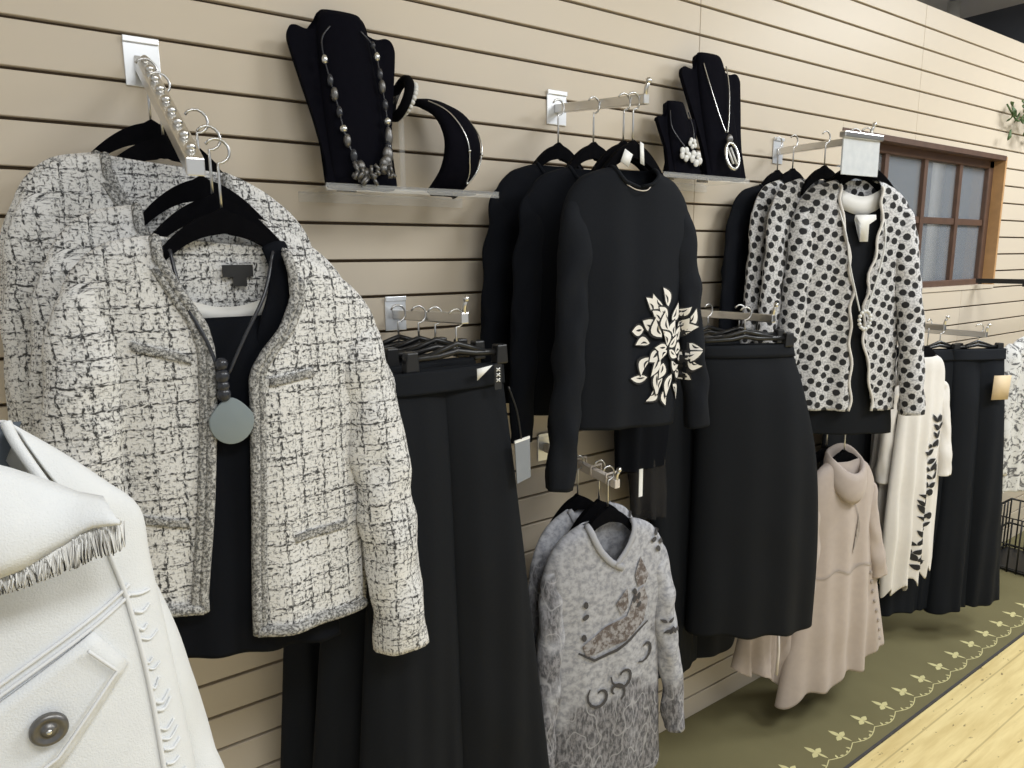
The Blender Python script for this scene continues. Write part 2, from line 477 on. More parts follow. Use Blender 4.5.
# ------------------------------------------------------------------ THE ROOM
G0, GS = 1.831, .0762                      # a groove height and the groove spacing
WT, WX0, WX1 = 2.44, -1.6, 5.1
WINX0, WINX1, WINZ0, WINZ1 = 2.40, 3.73, 1.385, 1.957
def build_wall():
    bm = bmesh.new()
    gz = sorted(G0+GS*k for k in range(-25, 9))
    gz = [z for z in gz if .01 < z < WT-.005]
    zs = [0]+gz+[WT]
    g = .0031
    for a, b in zip(zs, zs[1:]):
        z0 = a+(g if a > 0 else 0); z1 = b-(g if b < WT else 0)
        spans = [(WX0, WX1)]
        J = [(WX0, 1.652), (1.6535, 2.90), (2.9015, 4.10), (4.1015, WX1)]     # panel joints
        def cut(sp, a, b): return [(max(x0, a), min(x1, b)) for x0, x1 in sp if min(x1, b)-max(x0, a) > .001]
        if z1 > WINZ0 and z0 < WINZ1:
            parts = [(z0, z1, cut(J, WX0, WINX0)+cut(J, WINX1, WX1))]
            if z0 < WINZ0: parts.append((z0, WINZ0, [(WINX0, 3.42), (3.4225, WINX1)]))
            if z1 > WINZ1: parts.append((WINZ1, z1, cut(J, WINX0, WINX1)))
        elif z1 <= WINZ0: parts = [(z0, z1, [(WX0, 1.652), (1.6535, 2.4), (2.4015, 3.42), (3.4225, 4.10), (4.1015, WX1)])]
        else: parts = [(z0, z1, J)]
        for c0, c1, sp in parts:
            if c1-c0 < .004: continue
            for x0, x1 in sp: box(bm, x0, x1, 0, .014, c0, c1)
    w = struct('wall_back', bm, 'wall_board')
    bev(w, .0012, 1)
    bm = bmesh.new()
    for x0, x1, z0, z1 in ((WX0, WINX0, 0, WT-.002), (WINX1, WX1, 0, WT-.002), (WINX0, WINX1, 0, WINZ0), (WINX0, WINX1, WINZ1, WT-.002)):
        box(bm, x0, x1, .0142, .075, z0, z1)
    struct('core', bm, 'wall_core', w)
build_wall()
bm = bmesh.new(); box(bm, -3.5, 5.25, -4.5, 3.2, -.05, 0); struct('floor', bm, 'yellow_floor')
bm = bmesh.new(); box(bm, -3.5, 5.25, -4.5, 3.2, 3.0, 3.05); struct('ceiling', bm, 'ceiling_paint')
bm = bmesh.new(); box(bm, 5.15, 5.25, -4.5, 3.2, 0, 3.0); struct('wall_right', bm, 'dark_wall')
bm = bmesh.new(); box(bm, -3.5, 5.15, 2.2, 2.3, 0, 3.0); struct('wall_far', bm, 'back_room')

# window
def build_window():
    y0, y1 = .045, .085
    bm = bmesh.new()
    box(bm, WINX0, WINX0+.05, y0, y1, WINZ0, WINZ1); box(bm, WINX1-.045, WINX1, y0, y1, WINZ0, WINZ1)
    box(bm, WINX0, WINX1, y0, y1, WINZ0, WINZ0+.03); box(bm, WINX0, WINX1, y0, y1, WINZ1-.05, WINZ1)
    w = struct('window_1', bm, 'window_wood'); bev(w, .004)
    xs = [2.46, 2.80, 3.11, 3.42, 3.685]
    bm = bmesh.new()
    for x in xs[1:-1]: box(bm, x-.014, x+.014, y0+.004, y1-.004, WINZ0+.03, WINZ1-.05)
    box(bm, WINX0+.05, WINX1-.045, y0+.008, y1-.008, 1.655, 1.681)
    obj('window_frame', bm, 'window_wood', w, smooth=False)
    for a, b in zip(xs, xs[1:]):
        for c, d in ((WINZ0+.03, 1.655), (1.681, WINZ1-.05)):
            bm = bmesh.new(); box(bm, a, b, .064, .067, c, d); obj('pane', bm, 'glass_pane', w, smooth=False)
    bm = bmesh.new(); box(bm, WINX1-.004, WINX1+.012, -.001, .075, WINZ0, WINZ1-.002)
    obj('reveal', bm, 'sill_wood', w, smooth=False)
    bm = bmesh.new(); box(bm, WINX0, WINX1, -.004, .06, WINZ0-.012, WINZ0+.004)
    obj('sill', bm, 'wall_board', w, smooth=False)
    bm = bmesh.new(); box(bm, WINX0-.004, WINX1, -.002, .06, WINZ1-.018, WINZ1+.002)
    obj('head', bm, 'window_wood', w, smooth=False)
build_window()
# pipes seen through the panes
bm = bmesh.new()
tube(bm, [(4.75, .75, 0), (4.75, .75, 2.99)], .035, 12)
tag(obj('pipe', bm, 'pipe_paint'), 'pale vertical pipe seen through the right column of window panes', 'pipe')

# runner carpet with trefoil border
def build_rug():
    t = thing('runner_rug', 'olive green carpet runner along the foot of the slatted wall', 'rug', (0, 0, 0))
    bm = bmesh.new(); box(bm, -2.5, 5.14, -.437, -.001, 0, .006); o = obj('carpet', bm, 'olive_carpet', t, smooth=False)
    bm = bmesh.new(); box(bm, -2.5, 5.14, -.443, -.437, 0, .008); obj('bound_edge', bm, 'scroll_print', t, smooth=False)
    bm = bmesh.new(); z = .0066
    def poly(pts):
        f = bm.faces.new([bm.verts.new((x, y, z)) for x, y in pts]); bmesh.ops.triangulate(bm, faces=[f])
    k = 0; x = 1.9-.1335*20
    while x < 5:
        cx, cy = x, -.352
        for an, L_ in ((90, .040), (180, .030), (0, .030), (270, .036)):
            poly(leafpoly(cx, cy, L_, .017 if an != 270 else .010, math.radians(an+12)))
        # garland hanging between the flowers
        pts = [(x+.1335*q/10, -.392-.018*math.sin(PI*q/10)) for q in range(11)]
        for a, b in zip(pts, pts[1:]):
            w = .0016
            f = bm.faces.new([bm.verts.new((p[0], p[1]+d, z)) for p, d in ((a, w), (b, w), (b, -w), (a, -w))])
        for dx, an in ((.060, 150), (.074, 30), (.030, 60), (.104, 120)): poly(leafpoly(x+dx, -.409 if .05 < dx < .09 else -.404, .016, .007, math.radians(an)))
        x += .1335
    obj('border_pattern', bm, 'trefoil_paint', t, smooth=False)
build_rug()

# ------------------------------------------------------------------ HARDWARE
def faceout(name, label, x, z, length, drop=0, plate=(.05, .075), balls=0, group='chrome arms on the slatted wall', mat='chrome', upright=False, notches=0):
    t = thing(name, label, 'display arm', (x, 0, z), 0, group)
    bm = bmesh.new(); w, h = plate
    box(bm, -w/2, w/2, -.004, -.0005, -h/2, h*.5); box(bm, -w/2, w/2, -.008, -.004, h*.5-.006, h*.5+.004)
    o = obj('wall_plate', bm, 'plate_steel', t, smooth=False); bev(o, .001)
    bm = bmesh.new()
    L = math.hypot(length, drop)
    def at_(s): return Vector((0, -.004-length*s, -drop*s))
    n = 2
    A = [at_(0), at_(1)]
    hw, hh = (.0125 if balls else .008), (.0125 if balls else .0105)
    vs = []
    for p in A: vs.append([bm.verts.new((sx*hw, p.y, p.z+sz*hh)) for sx, sz in ((-1, -1), (1, -1), (1, 1), (-1, 1))])
    for k in range(4): bm.faces.new((vs[0][k], vs[0][(k+1) % 4], vs[1][(k+1) % 4], vs[1][k]))
    bm.faces.new(vs[0]); bm.faces.new(vs[1])
    o = obj('arm', bm, mat, t, smooth=False); bev(o, .002)
    ball = None
    for k in range(balls):
        p = at_((k+.7)/balls*.97)
        if ball is None:
            bm = bmesh.new(); sphere(bm, (0, 0, .004), .0072); tube(bm, [(0, 0, -.006), (0, 0, .004)], .004)
            ball = obj('ball_stop', bm, 'chrome', t, (0, p.y, p.z+hh))
        else:
            b = ball.copy(); C.objects.link(b); b.parent = t; b.location = (0, p.y, p.z+hh)
    for k in range(notches):
        p = at_((k+.6)/notches)
        bm = bmesh.new(); tube(bm, [(-.016, 0, -.004), (-.016, 0, .016), (.016, 0, .016), (.016, 0, -.004)], .003)
        obj('hook_stop', bm, mat, t, (0, p.y, p.z+hh*.3))
    if upright or not balls:
        p = at_(1); bm = bmesh.new(); tube(bm, [(0, p.y+.005, p.z), (0, p.y+.003, p.z+.022), (0, p.y-.004, p.z+.034)], .0045)
        sphere(bm, (0, p.y-.004, p.z+.036), .0065); obj('end_stop', bm, 'chrome', t)
    return t

armL = faceout('waterfall_arm', 'sloping metal arm with ball stops holding the tweed jackets', .232, 1.862, .335, .205, (.056, .076), 9)
armM = faceout('straight_arm', 'straight chrome arm holding the black sweaters', 1.140, 1.885, .30, .03, (.06, .075), 0, upright=True)
armP = faceout('straight_arm', 'chrome arm above the black trousers beside the tweed jackets', .690, 1.410, .29, -.01, (.05, .07), 0)
armS = faceout('straight_arm', 'chrome arm above the black skirt, mostly hidden', 1.64, 1.366, .29, 0, (.05, .07), 0)
armR = faceout('straight_arm', 'thin chrome arm holding the dotted jackets, left of the window', 2.035, 1.852, .30, .0, (.05, .075), 0)
armT = faceout('notched_arm', 'short notched arm holding the grey print tunics', 1.105, 1.042, .27, .03, (.05, .07), 0, mat='label_beige', notches=5)
armK = faceout('straight_arm', 'low arm holding the taupe tops below the dotted jackets', 2.11, 1.0, .28, 0, (.05, .07), 0)
armW = faceout('straight_arm', 'chrome arm under the window holding the white printed cardigans', 2.64, 1.278, .28, 0, (.05, .07), 0)
armQ = faceout('straight_arm', 'chrome arm right of the window corner holding navy trousers', 2.93, 1.235, .30, 0, (.05, .07), 0)

def make_hanger(label, loc, rot=0, group='black velvet hangers', width=.40, first={}):
    key = round(width, 3)
    if key in first: return dup(first[key], loc, rot, label, group)
    t = thing('clothes_hanger', label, 'hanger', loc, rot, group)
    # shoulder outline: hook eye sits at the origin, the neck 7 cm below
    n = 18; top = []; bot = []
    H0 = -.090
    for k in range(-n, n+1):
        s = k/n; x = s*width/2
        zt = H0-.064*abs(s)**1.8+.006*math.exp(-(s*14)**2)
        th = .034-.016*abs(s)
        top.append((x, zt)); bot.append((x, zt-th-(.0 if abs(s) > .05 else .003)))
    bm = bmesh.new(); prism(bm, top+bot[::-1], -.007, .007)
    o = obj('shoulder_bar', bm, 'velvet', t); bev(o, .004, 3)
    bm = bmesh.new()
    pts = [(0, 0, H0-.004), (0, 0, -.05), (0, 0, -.034)]
    R = .017
    for k in range(11):
        a = math.radians(-90+k*24); pts.append((R*math.cos(a), 0, -.005+R*math.sin(a)))
    tube(bm, pts, .0021, 8); obj('hook', bm, 'hook_wire', t)
    first[key] = t
    return t

def make_clip_hanger(label, loc, rot=0, group='black clip hangers', width=.30, first={}):
    key = round(width, 3)
    if key in first: return dup(first[key], loc, rot, label, group)
    t = thing('clip_hanger', label, 'hanger', loc, rot, group)
    bm = bmesh.new()
    tube(bm, [(-width/2, 0, -.075), (-.04, 0, -.073), (0, 0, -.066), (.04, 0, -.073), (width/2, 0, -.075)], .0065, 8)
    tube(bm, [(-width*.3, 0, -.073), (0, 0, -.052), (width*.3, 0, -.073)], .0055, 8)
    obj('bar', bm, 'black_plastic', t)
    for s in (-1, 1):
        bm = bmesh.new(); x = s*width*.44
        prism(bm, [(x-.011, -.060), (x+.011, -.060), (x+.014, -.098), (x-.014, -.098)], -.011, .011)
        o = obj('clip', bm, 'black_plastic', t, smooth=False); bev(o, .003)
    bm = bmesh.new(); R = .017; pts = [(0, 0, -.066), (0, 0, -.036)]
    for k in range(11):
        a = math.radians(-90+k*24); pts.append((R*math.cos(a), 0, -.005+R*math.sin(a)))
    tube(bm, pts, .0021, 8); obj('hook', bm, 'hook_wire', t)
    first[key] = t
    return t

# ------------------------------------------------------------------ TWEED JACKETS
def tweed_jacket(label, loc, rot):
    t = thing('tweed_jacket', label, 'jacket', loc, rot, 'tweed jackets on the sloping arm')
    keys = [(-.095, 0, .088, -.018, .030), (-.125, -.004, .125, -.034, .034), (-.160, -.014, .160, -.055, .037), (-.194, -.044, .200, -.090, .038), (-.214, -.084, .226, -.134, .040), (-.217, -.135, .230, -.19, .043), (-.202, -.20, .214, -.25, .046),
            (-.188, -.28, .190, -.32, .047), (-.188, -.40, .186, -.43, .048), (-.195, -.535, .183, -.628, .050)]
    g = [(.01, -.095, .075), (-.043, -.095, .086), (-.085, -.073, .086), (-.131, -.047, .065), (-.167, -.040, .035), (-.20, -.042, .016), (-.26, -.045, .014), (-.40, -.060, .006), (-.55, -.078, -.004), (-.65, -.08, -.007)]
    b = Body(keys, lambda z: lerp(g, z), fold=(.003, .010, 16), seed=3, back=.6, hem=[(.20, .010), (.078, .018), (.03, 0), (.006, -.026), (-.08, -.012), (-.18, .004)])
    bm = bmesh.new(); b.build(bm); body = obj('body', bm, 'tweed', t); solid(body, .005)
    tb = bmesh.new()
    arm(tb, -1, .186, -.050, [(.222, -.10, .044), (.236, -.16, .047), (.248, -.26, .047), (.252, -.40, .046), (.252, -.60, .045)], None, 2, .005)
    sl1 = obj('sleeve', tb, 'tweed', t); solid(sl1, .004)
    tb = bmesh.new()
    arm(tb, 1, .194, -.096, [(.232, -.16, .045), (.245, -.22, .048), (.261, -.335, .048), (.271, -.467, .048), (.279, -.573, .047), (.282, -.705, .047)], None, 5, .005)
    sl2 = obj('sleeve', tb, 'tweed', t); solid(sl2, .004)
    # braided trim on both front edges and the hem
    tb = bmesh.new()
    for side in (-1, 1):
        tube(tb, b.edge_line(side, 2), .0075, 8)
        tube(tb, [p+Vector((-.011 if side < 0 else .011, .001, 0)) for p in b.edge_line(side, 8)], .006, 8)
    a, c = b.gt(b.N-1)
    tube(tb, b.hem_line(.01, a, 16), .009, 8); tube(tb, b.hem_line(c, .99, 16), .009, 8)
    obj('braid_trim', tb, 'tweed_trim', t)
    # four patch pockets: only the braided top edge reads
    bv = bvh_of(body)
    for (x0, z0, x1, z1) in ((-.138, -.142, -.066, -.166), (.037, -.208, .108, -.200), (-.155, -.385, -.088, -.402), (.061, -.458, .152, -.458)):
        tb = bmesh.new(); d = .0065
        decal(tb, bv, [(x0, z0), (x1, z1), (x1, z1-2*d), (x0, z0-2*d)], .003, .012)
        o = obj('pocket_trim', tb, 'tweed_trim', t, recalc=False); solid(o, .006, 1)
    # inside back: satin facing and label
    tb = bmesh.new(); pts = [(-.075+.15*k/12, .012-.0*k, -.094-.010*math.sin(PI*k/12)) for k in range(13)]
    for lo in (0, 1): pass
    P = [[tb.verts.new((x, .010-.010*abs(x)/.075, z+dz-.012*math.sin(PI*(x+.075)/.15))) for x, y, z in pts] for dz in (.012, -.016)]
    for k in range(12): tb.faces.new((P[0][k], P[0][k+1], P[1][k+1], P[1][k]))
    o = obj('satin_facing', tb, 'lining_white', t); solid(o, .002)
    tb = bmesh.new(); box(tb, -.004, .040, .0105, .0125, -.060, -.042); obj('neck_label', tb, 'label_black', t, smooth=False)
    tb = bmesh.new(); box(tb, .010, .030, .0105, .0120, -.074, -.060); obj('size_label', tb, 'label_black', t, smooth=False)
    return t
JZ = 1.565
J1 = tweed_jacket('black and white tweed jacket hanging open over a black top, nearest of the stack', (.268, -.315, JZ), -2)
J2 = dup(J1, (.262, -.230, JZ+.046), 0, 'second tweed jacket from the front, collar and shoulders showing behind the nearest', skip=('neck_label', 'size_label', 'pocket', 'pocket_trim'))
J3 = dup(J1, (.240, -.125, JZ+.128), 1, 'tweed jacket third from the front, its shoulder under the rear hangers', skip=('neck_label', 'size_label', 'pocket', 'pocket_trim'))
J4 = dup(J1, (.236, -.060, JZ+.138), 0, 'rearmost tweed jacket, closest to the slatted wall', skip=('neck_label', 'size_label', 'pocket', 'pocket_trim'))
for q in (J2, J3, J4): q.scale = (1, .62, 1)
def armz(y): return 1.862+y*.205/.335+.018
for y, x, lab in ((-.055, .228, 'rearmost hanger on the sloping arm, close to the wall'), (-.105, .236, 'second hanger from the wall on the sloping arm'),
               (-.225, .262, 'third hanger from the wall on the sloping arm, left tip sticking out'), (-.275, .266, 'hanger just behind the nearest one on the sloping arm'),
               (-.312, .268, 'nearest hanger on the sloping arm, inside the open tweed jacket')):
    make_hanger('black velvet hanger, '+lab, (x, y, armz(y)), 0, 'hangers on the sloping arm', (.19 if y < -.2 else .205))

def shell_top():
    t = thing('shell_top', 'plain black sleeveless top under the open tweed jacket', 'top', (.268, -.318, JZ), 0)
    keys = [(-.108, -.118, .108, -.118, .012), (-.128, -.16, .128, -.16, .022), (-.135, -.25, .135, -.25, .028), (-.13, -.44, .13, -.45, .030), (-.140, -.618, .140, -.672, .030)]
    b = Body(keys, None, fold=(.002, .008, 14), seed=9, back=.3)
    bm = bmesh.new(); b.build(bm); o = obj('body', bm, 'black_knit', t); solid(o, .002)
    for s in (-1, 1):
        bm = bmesh.new(); q = -.030 if s < 0 else 0
        pts = catmull([(s*.070+q, .000, -.014), (s*.076+q, -.010, -.045), (s*.070+q, -.018, -.085), (s*.054+q, -.020, -.13), (s*.038+q, -.016, -.18)], 6)
        tube(bm, pts, .019, 12, flat=(1, .25)); obj('strap', bm, 'black_knit', t)
shell_top()

def necklace(name, label, loc, left, right, pend, cat='necklace', r=.0028, mat='bead_dark'):
    t = thing(name, label, cat, loc, 0)
    bm = bmesh.new(); tube(bm, catmull(left, 6), r, 6); tube(bm, catmull(right, 6), r, 6); obj('cord', bm, mat, t)
    return t
n1 = necklace('pendant_necklace', 'long dark cord necklace with a grey stone disc pendant over the tweed jacket', (.243, -.378, 1.43),
   [(-.052, .050, .115), (-.045, .025, .05), (-.022, .014, -.01), (-.008, .012, -.06)], [(.090, .050, .112), (.066, .025, .05), (.030, .014, -.01), (.004, .012, -.06)], None)
bm = bmesh.new()
for k, zz in enumerate((-.045, -.062, -.076, -.088)): sphere(bm, (-.006, .006, zz), .009+.001*(k % 2), (1, 1, 1.1))
obj('bead_drop', bm, 'bead_dark', n1)
bm = bmesh.new()
out = []
for k in range(28):
    a = 2*PI*k/28; rr = 1.0
    x = .031*math.cos(a); z = .034*math.sin(a)
    if math.sin(a) > .2: x *= 1-.42*(math.sin(a)-.2)
    out.append((.002+x, -.128+z))
prism(bm, out, .004, .010); o = obj('stone_disc', bm, 'pendant_stone', n1); bev(o, .002, 2)

# ------------------------------------------------------------------ BLACK SWEATERS
def sweater(label, loc, rot, keys, slL, slR, nd=.05, seed=1, mat='black_knit', group='black sweaters on the middle arm', name='sweater', radL=None, radR=None, nw=.07, cat='sweater', foldamp=(.003, .010, 14), flat=None):
    t = thing(name, label, cat, loc, rot, group)
    def gap(z):
        if z < -nd: return None
        q = math.sqrt(max(0, 1-(z/nd)**2)); return (-nw*q, nw*q)
    b = Body(keys, gap, fold=foldamp, seed=seed, back=.7)
    bm = bmesh.new(); b.build(bm); body = obj('body', bm, mat, t); solid(body, .003)
    out = []
    for i, (s, rd) in enumerate(((slL, radL), (slR, radR))):
        bm = bmesh.new(); 
        arm(bm, 1 if i else -1, s[0], s[1], s[2], None, seed+i*3, .004, flat if flat else .85); o = obj('sleeve', bm, mat, t); solid(o, .003); out.append(o)
    # ribbed neck band
    i1 = next(i for i in range(b.N) if (b.rows[i][1]+b.rows[i][3])/2 < -nd)
    bm = bmesh.new(); L = b.edge_line(-1, 0, i1+1, .001); R = b.edge_line(1, 0, i1+1, .001)
    tube(bm, L+R[::-1], .0045, 6); obj('neck_band', bm, mat, t)
    return t, b, body, out
TK = [(-.060, 0, .060, 0, .030), (-.095, -.010, .095, -.012, .034), (-.125, -.022, .128, -.026, .036), (-.154, -.050, .158, -.056, .036), (-.170, -.086, .174, -.092, .037), (-.176, -.13, .180, -.14, .040), (-.164, -.195, .168, -.20, .043),
      (-.152, -.27, .152, -.28, .046), (-.152, -.42, .148, -.43, .050), (-.152, -.548, .142, -.566, .050)]
SLL = (.146, -.050, [(.176, -.10, .036), (.184, -.15, .039), (.196, -.26, .037), (.206, -.38, .035), (.222, -.52, .034), (.236, -.665, .031)])
SLR = (.150, -.056, [(.180, -.11, .036), (.192, -.166, .038), (.200, -.275, .037), (.208, -.38, .034), (.217, -.48, .032), (.222, -.58, .030)])
T1, b1, body1, sl1 = sweater('black crew neck sweater with white floral print at hem and cuff', (1.110, -.285, 1.714), -4, TK, SLL, SLR, nd=.042, nw=.058, mat='ink_knit')
def floral_print():
    bv = bvh_of(body1, sl1[1]); rs = random.Random(4)
    bw = bmesh.new(); bk = bmesh.new()
    cx, cz = .082, -.385
    cnt = [0]
    def petal(x, z, L, W, rot, bend):
        if x+math.cos(rot)*L > .212 or x+math.cos(rot)*L < -.03: return
        o_ = .0026+.00012*cnt[0]; cnt[0] += 1
        decal(bk, bv, leafpoly(x-math.cos(rot)*.004, z-math.sin(rot)*.004, L+.008, W+.009, rot, bend), o_, .012)
        decal(bw, bv, leafpoly(x, z, L, W, rot, bend), o_+.0006, .012)
        q = leafpoly(x+math.cos(rot)*L*.15, z+math.sin(rot)*L*.15, L*.5, W*.22, rot, bend)
        decal(bk, bv, q, o_+.0010, .012)
    for n, R, L, W in ((15, .088, .040, .020), (13, .062, .046, .022), (9, .034, .044, .022), (5, .006, .034, .020)):
        for k in range(n):
            a = 2*PI*(k+rs.random()*.6)/n
            petal(cx-.006+R*math.cos(a)*.84, cz+R*math.sin(a)*1.05, L*rs.uniform(.75, 1.2), W*rs.uniform(.8, 1.2), a+rs.uniform(-.8, .8), rs.uniform(-.28, .28))
    obj('floral_print', bw, 'cream_print', T1, recalc=False)['label'] = 'white petals of the printed flower'
    obj('print_veins', bk, 'print_black', T1, recalc=False)
floral_print()
bm = bmesh.new(); pts = catmull([(-.034, -.034, -.036), (-.018, -.042, -.046), (.0, -.045, -.049), (.018, -.042, -.046), (.034, -.034, -.036)], 4)
tube(bm, pts, .0011, 6); obj('neck_stitch', bm, 'label_beige', T1)
SLL2 = (.146, -.050, [(.178, -.10, .034), (.190, -.15, .036), (.203, -.26, .034), (.212, -.38, .032), (.218, -.50, .030), (.222, -.60, .028)])
T2, b2, _, _ = sweater('plain black sweater in the middle of the middle arm, behind the printed one', (1.100, -.165, 1.726), -2, TK, SLL2, SLR, seed=5, nd=.042, nw=.058)
T2.scale = (1.04, .62, 1)
T3 = dup(T2, (1.085, -.070, 1.742), 0, 'rearmost plain black sweater on the middle arm, against the slatted wall'); T3.scale = (1.06, .55, 1.0)
bm = bmesh.new(); box(bm, -.026, .026, .010, .012, -.038, -.022); obj('neck_label', bm, 'label_beige', T3, smooth=False)
for y, x, lab in ((-.066, 1.122, 'rearmost hanger on the middle arm'), (-.166, 1.143, 'middle hanger on the middle arm'), (-.262, 1.143, 'hanger second from the front on the middle arm'), (-.288, 1.145, 'front hanger on the middle arm, inside the printed sweater')):
    make_hanger('black velvet hanger, '+lab, (x-.028, y, 1.885+y*.1+.000), -4 if y < -.25 else 0, 'hangers on the middle arm', .17)
# paper tags at the sweater neck
bm = bmesh.new(); prism(bm, [(-.016, -.010), (.006, -.020), (.018, .006), (-.004, .016)], -.0008, .0008)
tag(obj('price_tag', bm, 'white_card', loc=(1.088, -.300, 1.735)), 'white square paper tag at the neck of the printed black sweater', 'tag')
bm = bmesh.new(); prism(bm, [(-.006, -.02), (.006, -.024), (.002, .02), (-.008, .024)], -.0008, .0008)
tag(obj('price_tag', bm, 'white_card', loc=(1.135, -.300, 1.745)), 'narrow white tag on the right of the printed sweater hanger', 'tag')

# ------------------------------------------------------------------ TROUSERS AND SKIRT
def trousers(label, loc, rot, wl, wr, hl, hr, zt, zh, zhr=None, mat='black_crepe', depth=.045, seed=1, group='black trousers on the wall', crease=True, split=.5, name='trousers'):
    """waist wl..wr at zt, hem hl..hr at zh"""
    zhr = zhr if zhr is not None else zh
    t = thing(name, label, 'trousers', loc, rot, group)
    wc = wl+(wr-wl)*split; hc = hl+(hr-hl)*split; zc = (zh+zhr)/2
    for s in (0, 1):
        a, b = ((wl, wc+.010) if s == 0 else (wc-.010, wr)); c, d = ((hl, hc+.012) if s == 0 else (hc-.012, hr))
        za, zb = (zh, zc) if s == 0 else (zc, zhr)
        def L(f): return (a+(c-a)*f, zt+(za-zt)*f, b+(d-b)*f, zt+(zb-zt)*f)
        keys = [L(0)+(.012,), L(.05)+(.020,), L(.2)+(depth*.8,), L(.5)+(depth,), L(1)+(depth,)]
        bd = Body(keys, None, fold=(.002, .014, 20), seed=seed+s*5, back=.75, hemwave=.004, expo=.5)
        bm = bmesh.new(); bd.build(bm)
        if s == 0: pass
        o = obj('trouser_leg', bm, mat, t); solid(o, .003)
    bm = bmesh.new()
    keys = [(wl-.002, zt+.004, wr+.002, zt+.004, .013), (wl-.003, zt-.018, wr+.003, zt-.018, .019), (wl-.004, zt-.036, wr+.004, zt-.036, .024)]
    bd = Body(keys, None, fold=(.001, .002, 10), seed=seed, back=.8, expo=.5); bd.build(bm)
    o = obj('waistband', bm, mat, t); solid(o, .004, 1)
    return t
PZ = 1.425
P1 = trousers('black wide leg trousers with paper tags, front of the arm beside the tweed jackets', (.690, -.285, PZ), 0, -.18, .084, -.275, .215, -.100, -1.15, seed=2, group='black trousers beside the tweed jackets')
P2 = trousers('black wide leg trousers directly behind the tagged pair beside the tweed jackets', (.690, -.205, PZ), 0, -.22, .07, -.34, .13, -.098, -1.12, seed=6, group='black trousers beside the tweed jackets')
P3 = trousers('black trousers nearest the wall behind the tweed jackets', (.660, -.105, PZ), 0, -.24, .07, -.33, .13, -.098, -1.10, seed=8, group='black trousers beside the tweed jackets')
for y, dx, lab in ((-.285, 0, 'front of the arm beside the tweed jackets'), (-.205, 0, 'second from the front beside the tweed jackets'), (-.155, -.01, 'third from the front beside the tweed jackets'), (-.105, -.03, 'nearest the wall beside the tweed jackets')):
    make_clip_hanger('black clip hanger, '+lab, (.675+dx, y, PZ), 0, 'clip hangers beside the tweed jackets', .22)
# tags on the front trousers
bm = bmesh.new(); prism(bm, [(-.018, .012), (.016, .002+.014), (-.018, -.010)], -.0008, .0008)
tag(obj('paper_tag', bm, 'white_card', loc=(.712, -.325, 1.316)), 'small white triangular tag on the waist of the front black trousers', 'tag')
t = thing('size_strip', 'clear size strip with white marks on the waist of the front black trousers', 'sticker', (.742, -.322, 1.310))
bm = bmesh.new(); box(bm, -.008, .008, -.001, 0, -.026, .022); obj('strip', bm, 'label_black', t, smooth=False)
for k, z in enumerate((.012, .002, -.008)):
    bm = bmesh.new(); tube(bm, [(-.004, -.0015, z+.003), (.004, -.0015, z-.003)], .0013, 5); tube(bm, [(.004, -.0015, z+.003), (-.004, -.0015, z-.003)], .0013, 5)
    obj('mark', bm, 'white_card', t)
t = thing('hang_tag', 'grey hang tag on a black cord at the right side of the front black trousers', 'tag', (.792, -.330, 1.138))
bm = bmesh.new(); prism(bm, [(-.018, .04), (.018, .045), (.020, -.038), (-.013, -.046)], -.001, .001); obj('card', bm, 'tag_grey', t, smooth=False)
bm = bmesh.new(); prism(bm, [(-.018, .036), (.018, .041), (.018, .046), (-.018, .041)], -.0016, .0016); obj('card_edge', bm, 'white_card', t, smooth=False)
bm = bmesh.new(); tube(bm, catmull([(-.03, .002, .15), (-.012, .0, .10), (-.002, 0, .043)], 5), .0018, 6); obj('cord', bm, 'black_plastic', t)

# skirt and the garments behind it
def skirt(label, loc, rot):
    t = thing('midi_skirt', label, 'skirt', loc, rot)
    keys = [(-.168, -.075, .095, -.079, .018), (-.173, -.11, .110, -.12, .030), (-.178, -.20, .142, -.21, .050), (-.180, -.40, .192, -.40, .062), (-.182, -.62, .215, -.65, .066), (-.186, -.885, .215, -.915, .066)]
    b = Body(keys, None, fold=(.002, .012, 12), seed=12, back=.9, hemwave=.004)
    bm = bmesh.new(); b.build(bm); o = obj('body', bm, 'black_crepe', t); solid(o, .003)
    bm = bmesh.new(); bd = Body([(-.169, -.070, .097, -.074, .018), (-.172, -.102, .106, -.108, .028)], None, fold=(.001, .001, 10), seed=3, back=.9)
    bd.build(bm); o = obj('waistband', bm, 'black_crepe', t); solid(o, .004, 1)
    return t
SK = skirt('black midi skirt on a clip hanger between the sweaters and the taupe top', (1.652, -.245, 1.365), -22)
make_clip_hanger('black clip hanger holding the midi skirt', (1.598, -.235, 1.383), -22, 'clip hangers on the skirt arm', .30)
make_clip_hanger('black clip hanger just behind the midi skirt hanger', (1.640, -.185, 1.385), -18, 'clip hangers on the skirt arm', .30)
P4 = trousers('black trousers behind the left side of the midi skirt', (1.60, -.11, 1.38), 0, -.20, .14, -.215, .18, -.10, -1.05, seed=15, group='black trousers behind the skirt')
make_clip_hanger('black clip hanger nearest the wall on the skirt arm', (1.60, -.11, 1.385), 0, 'clip hangers on the skirt arm', .30)

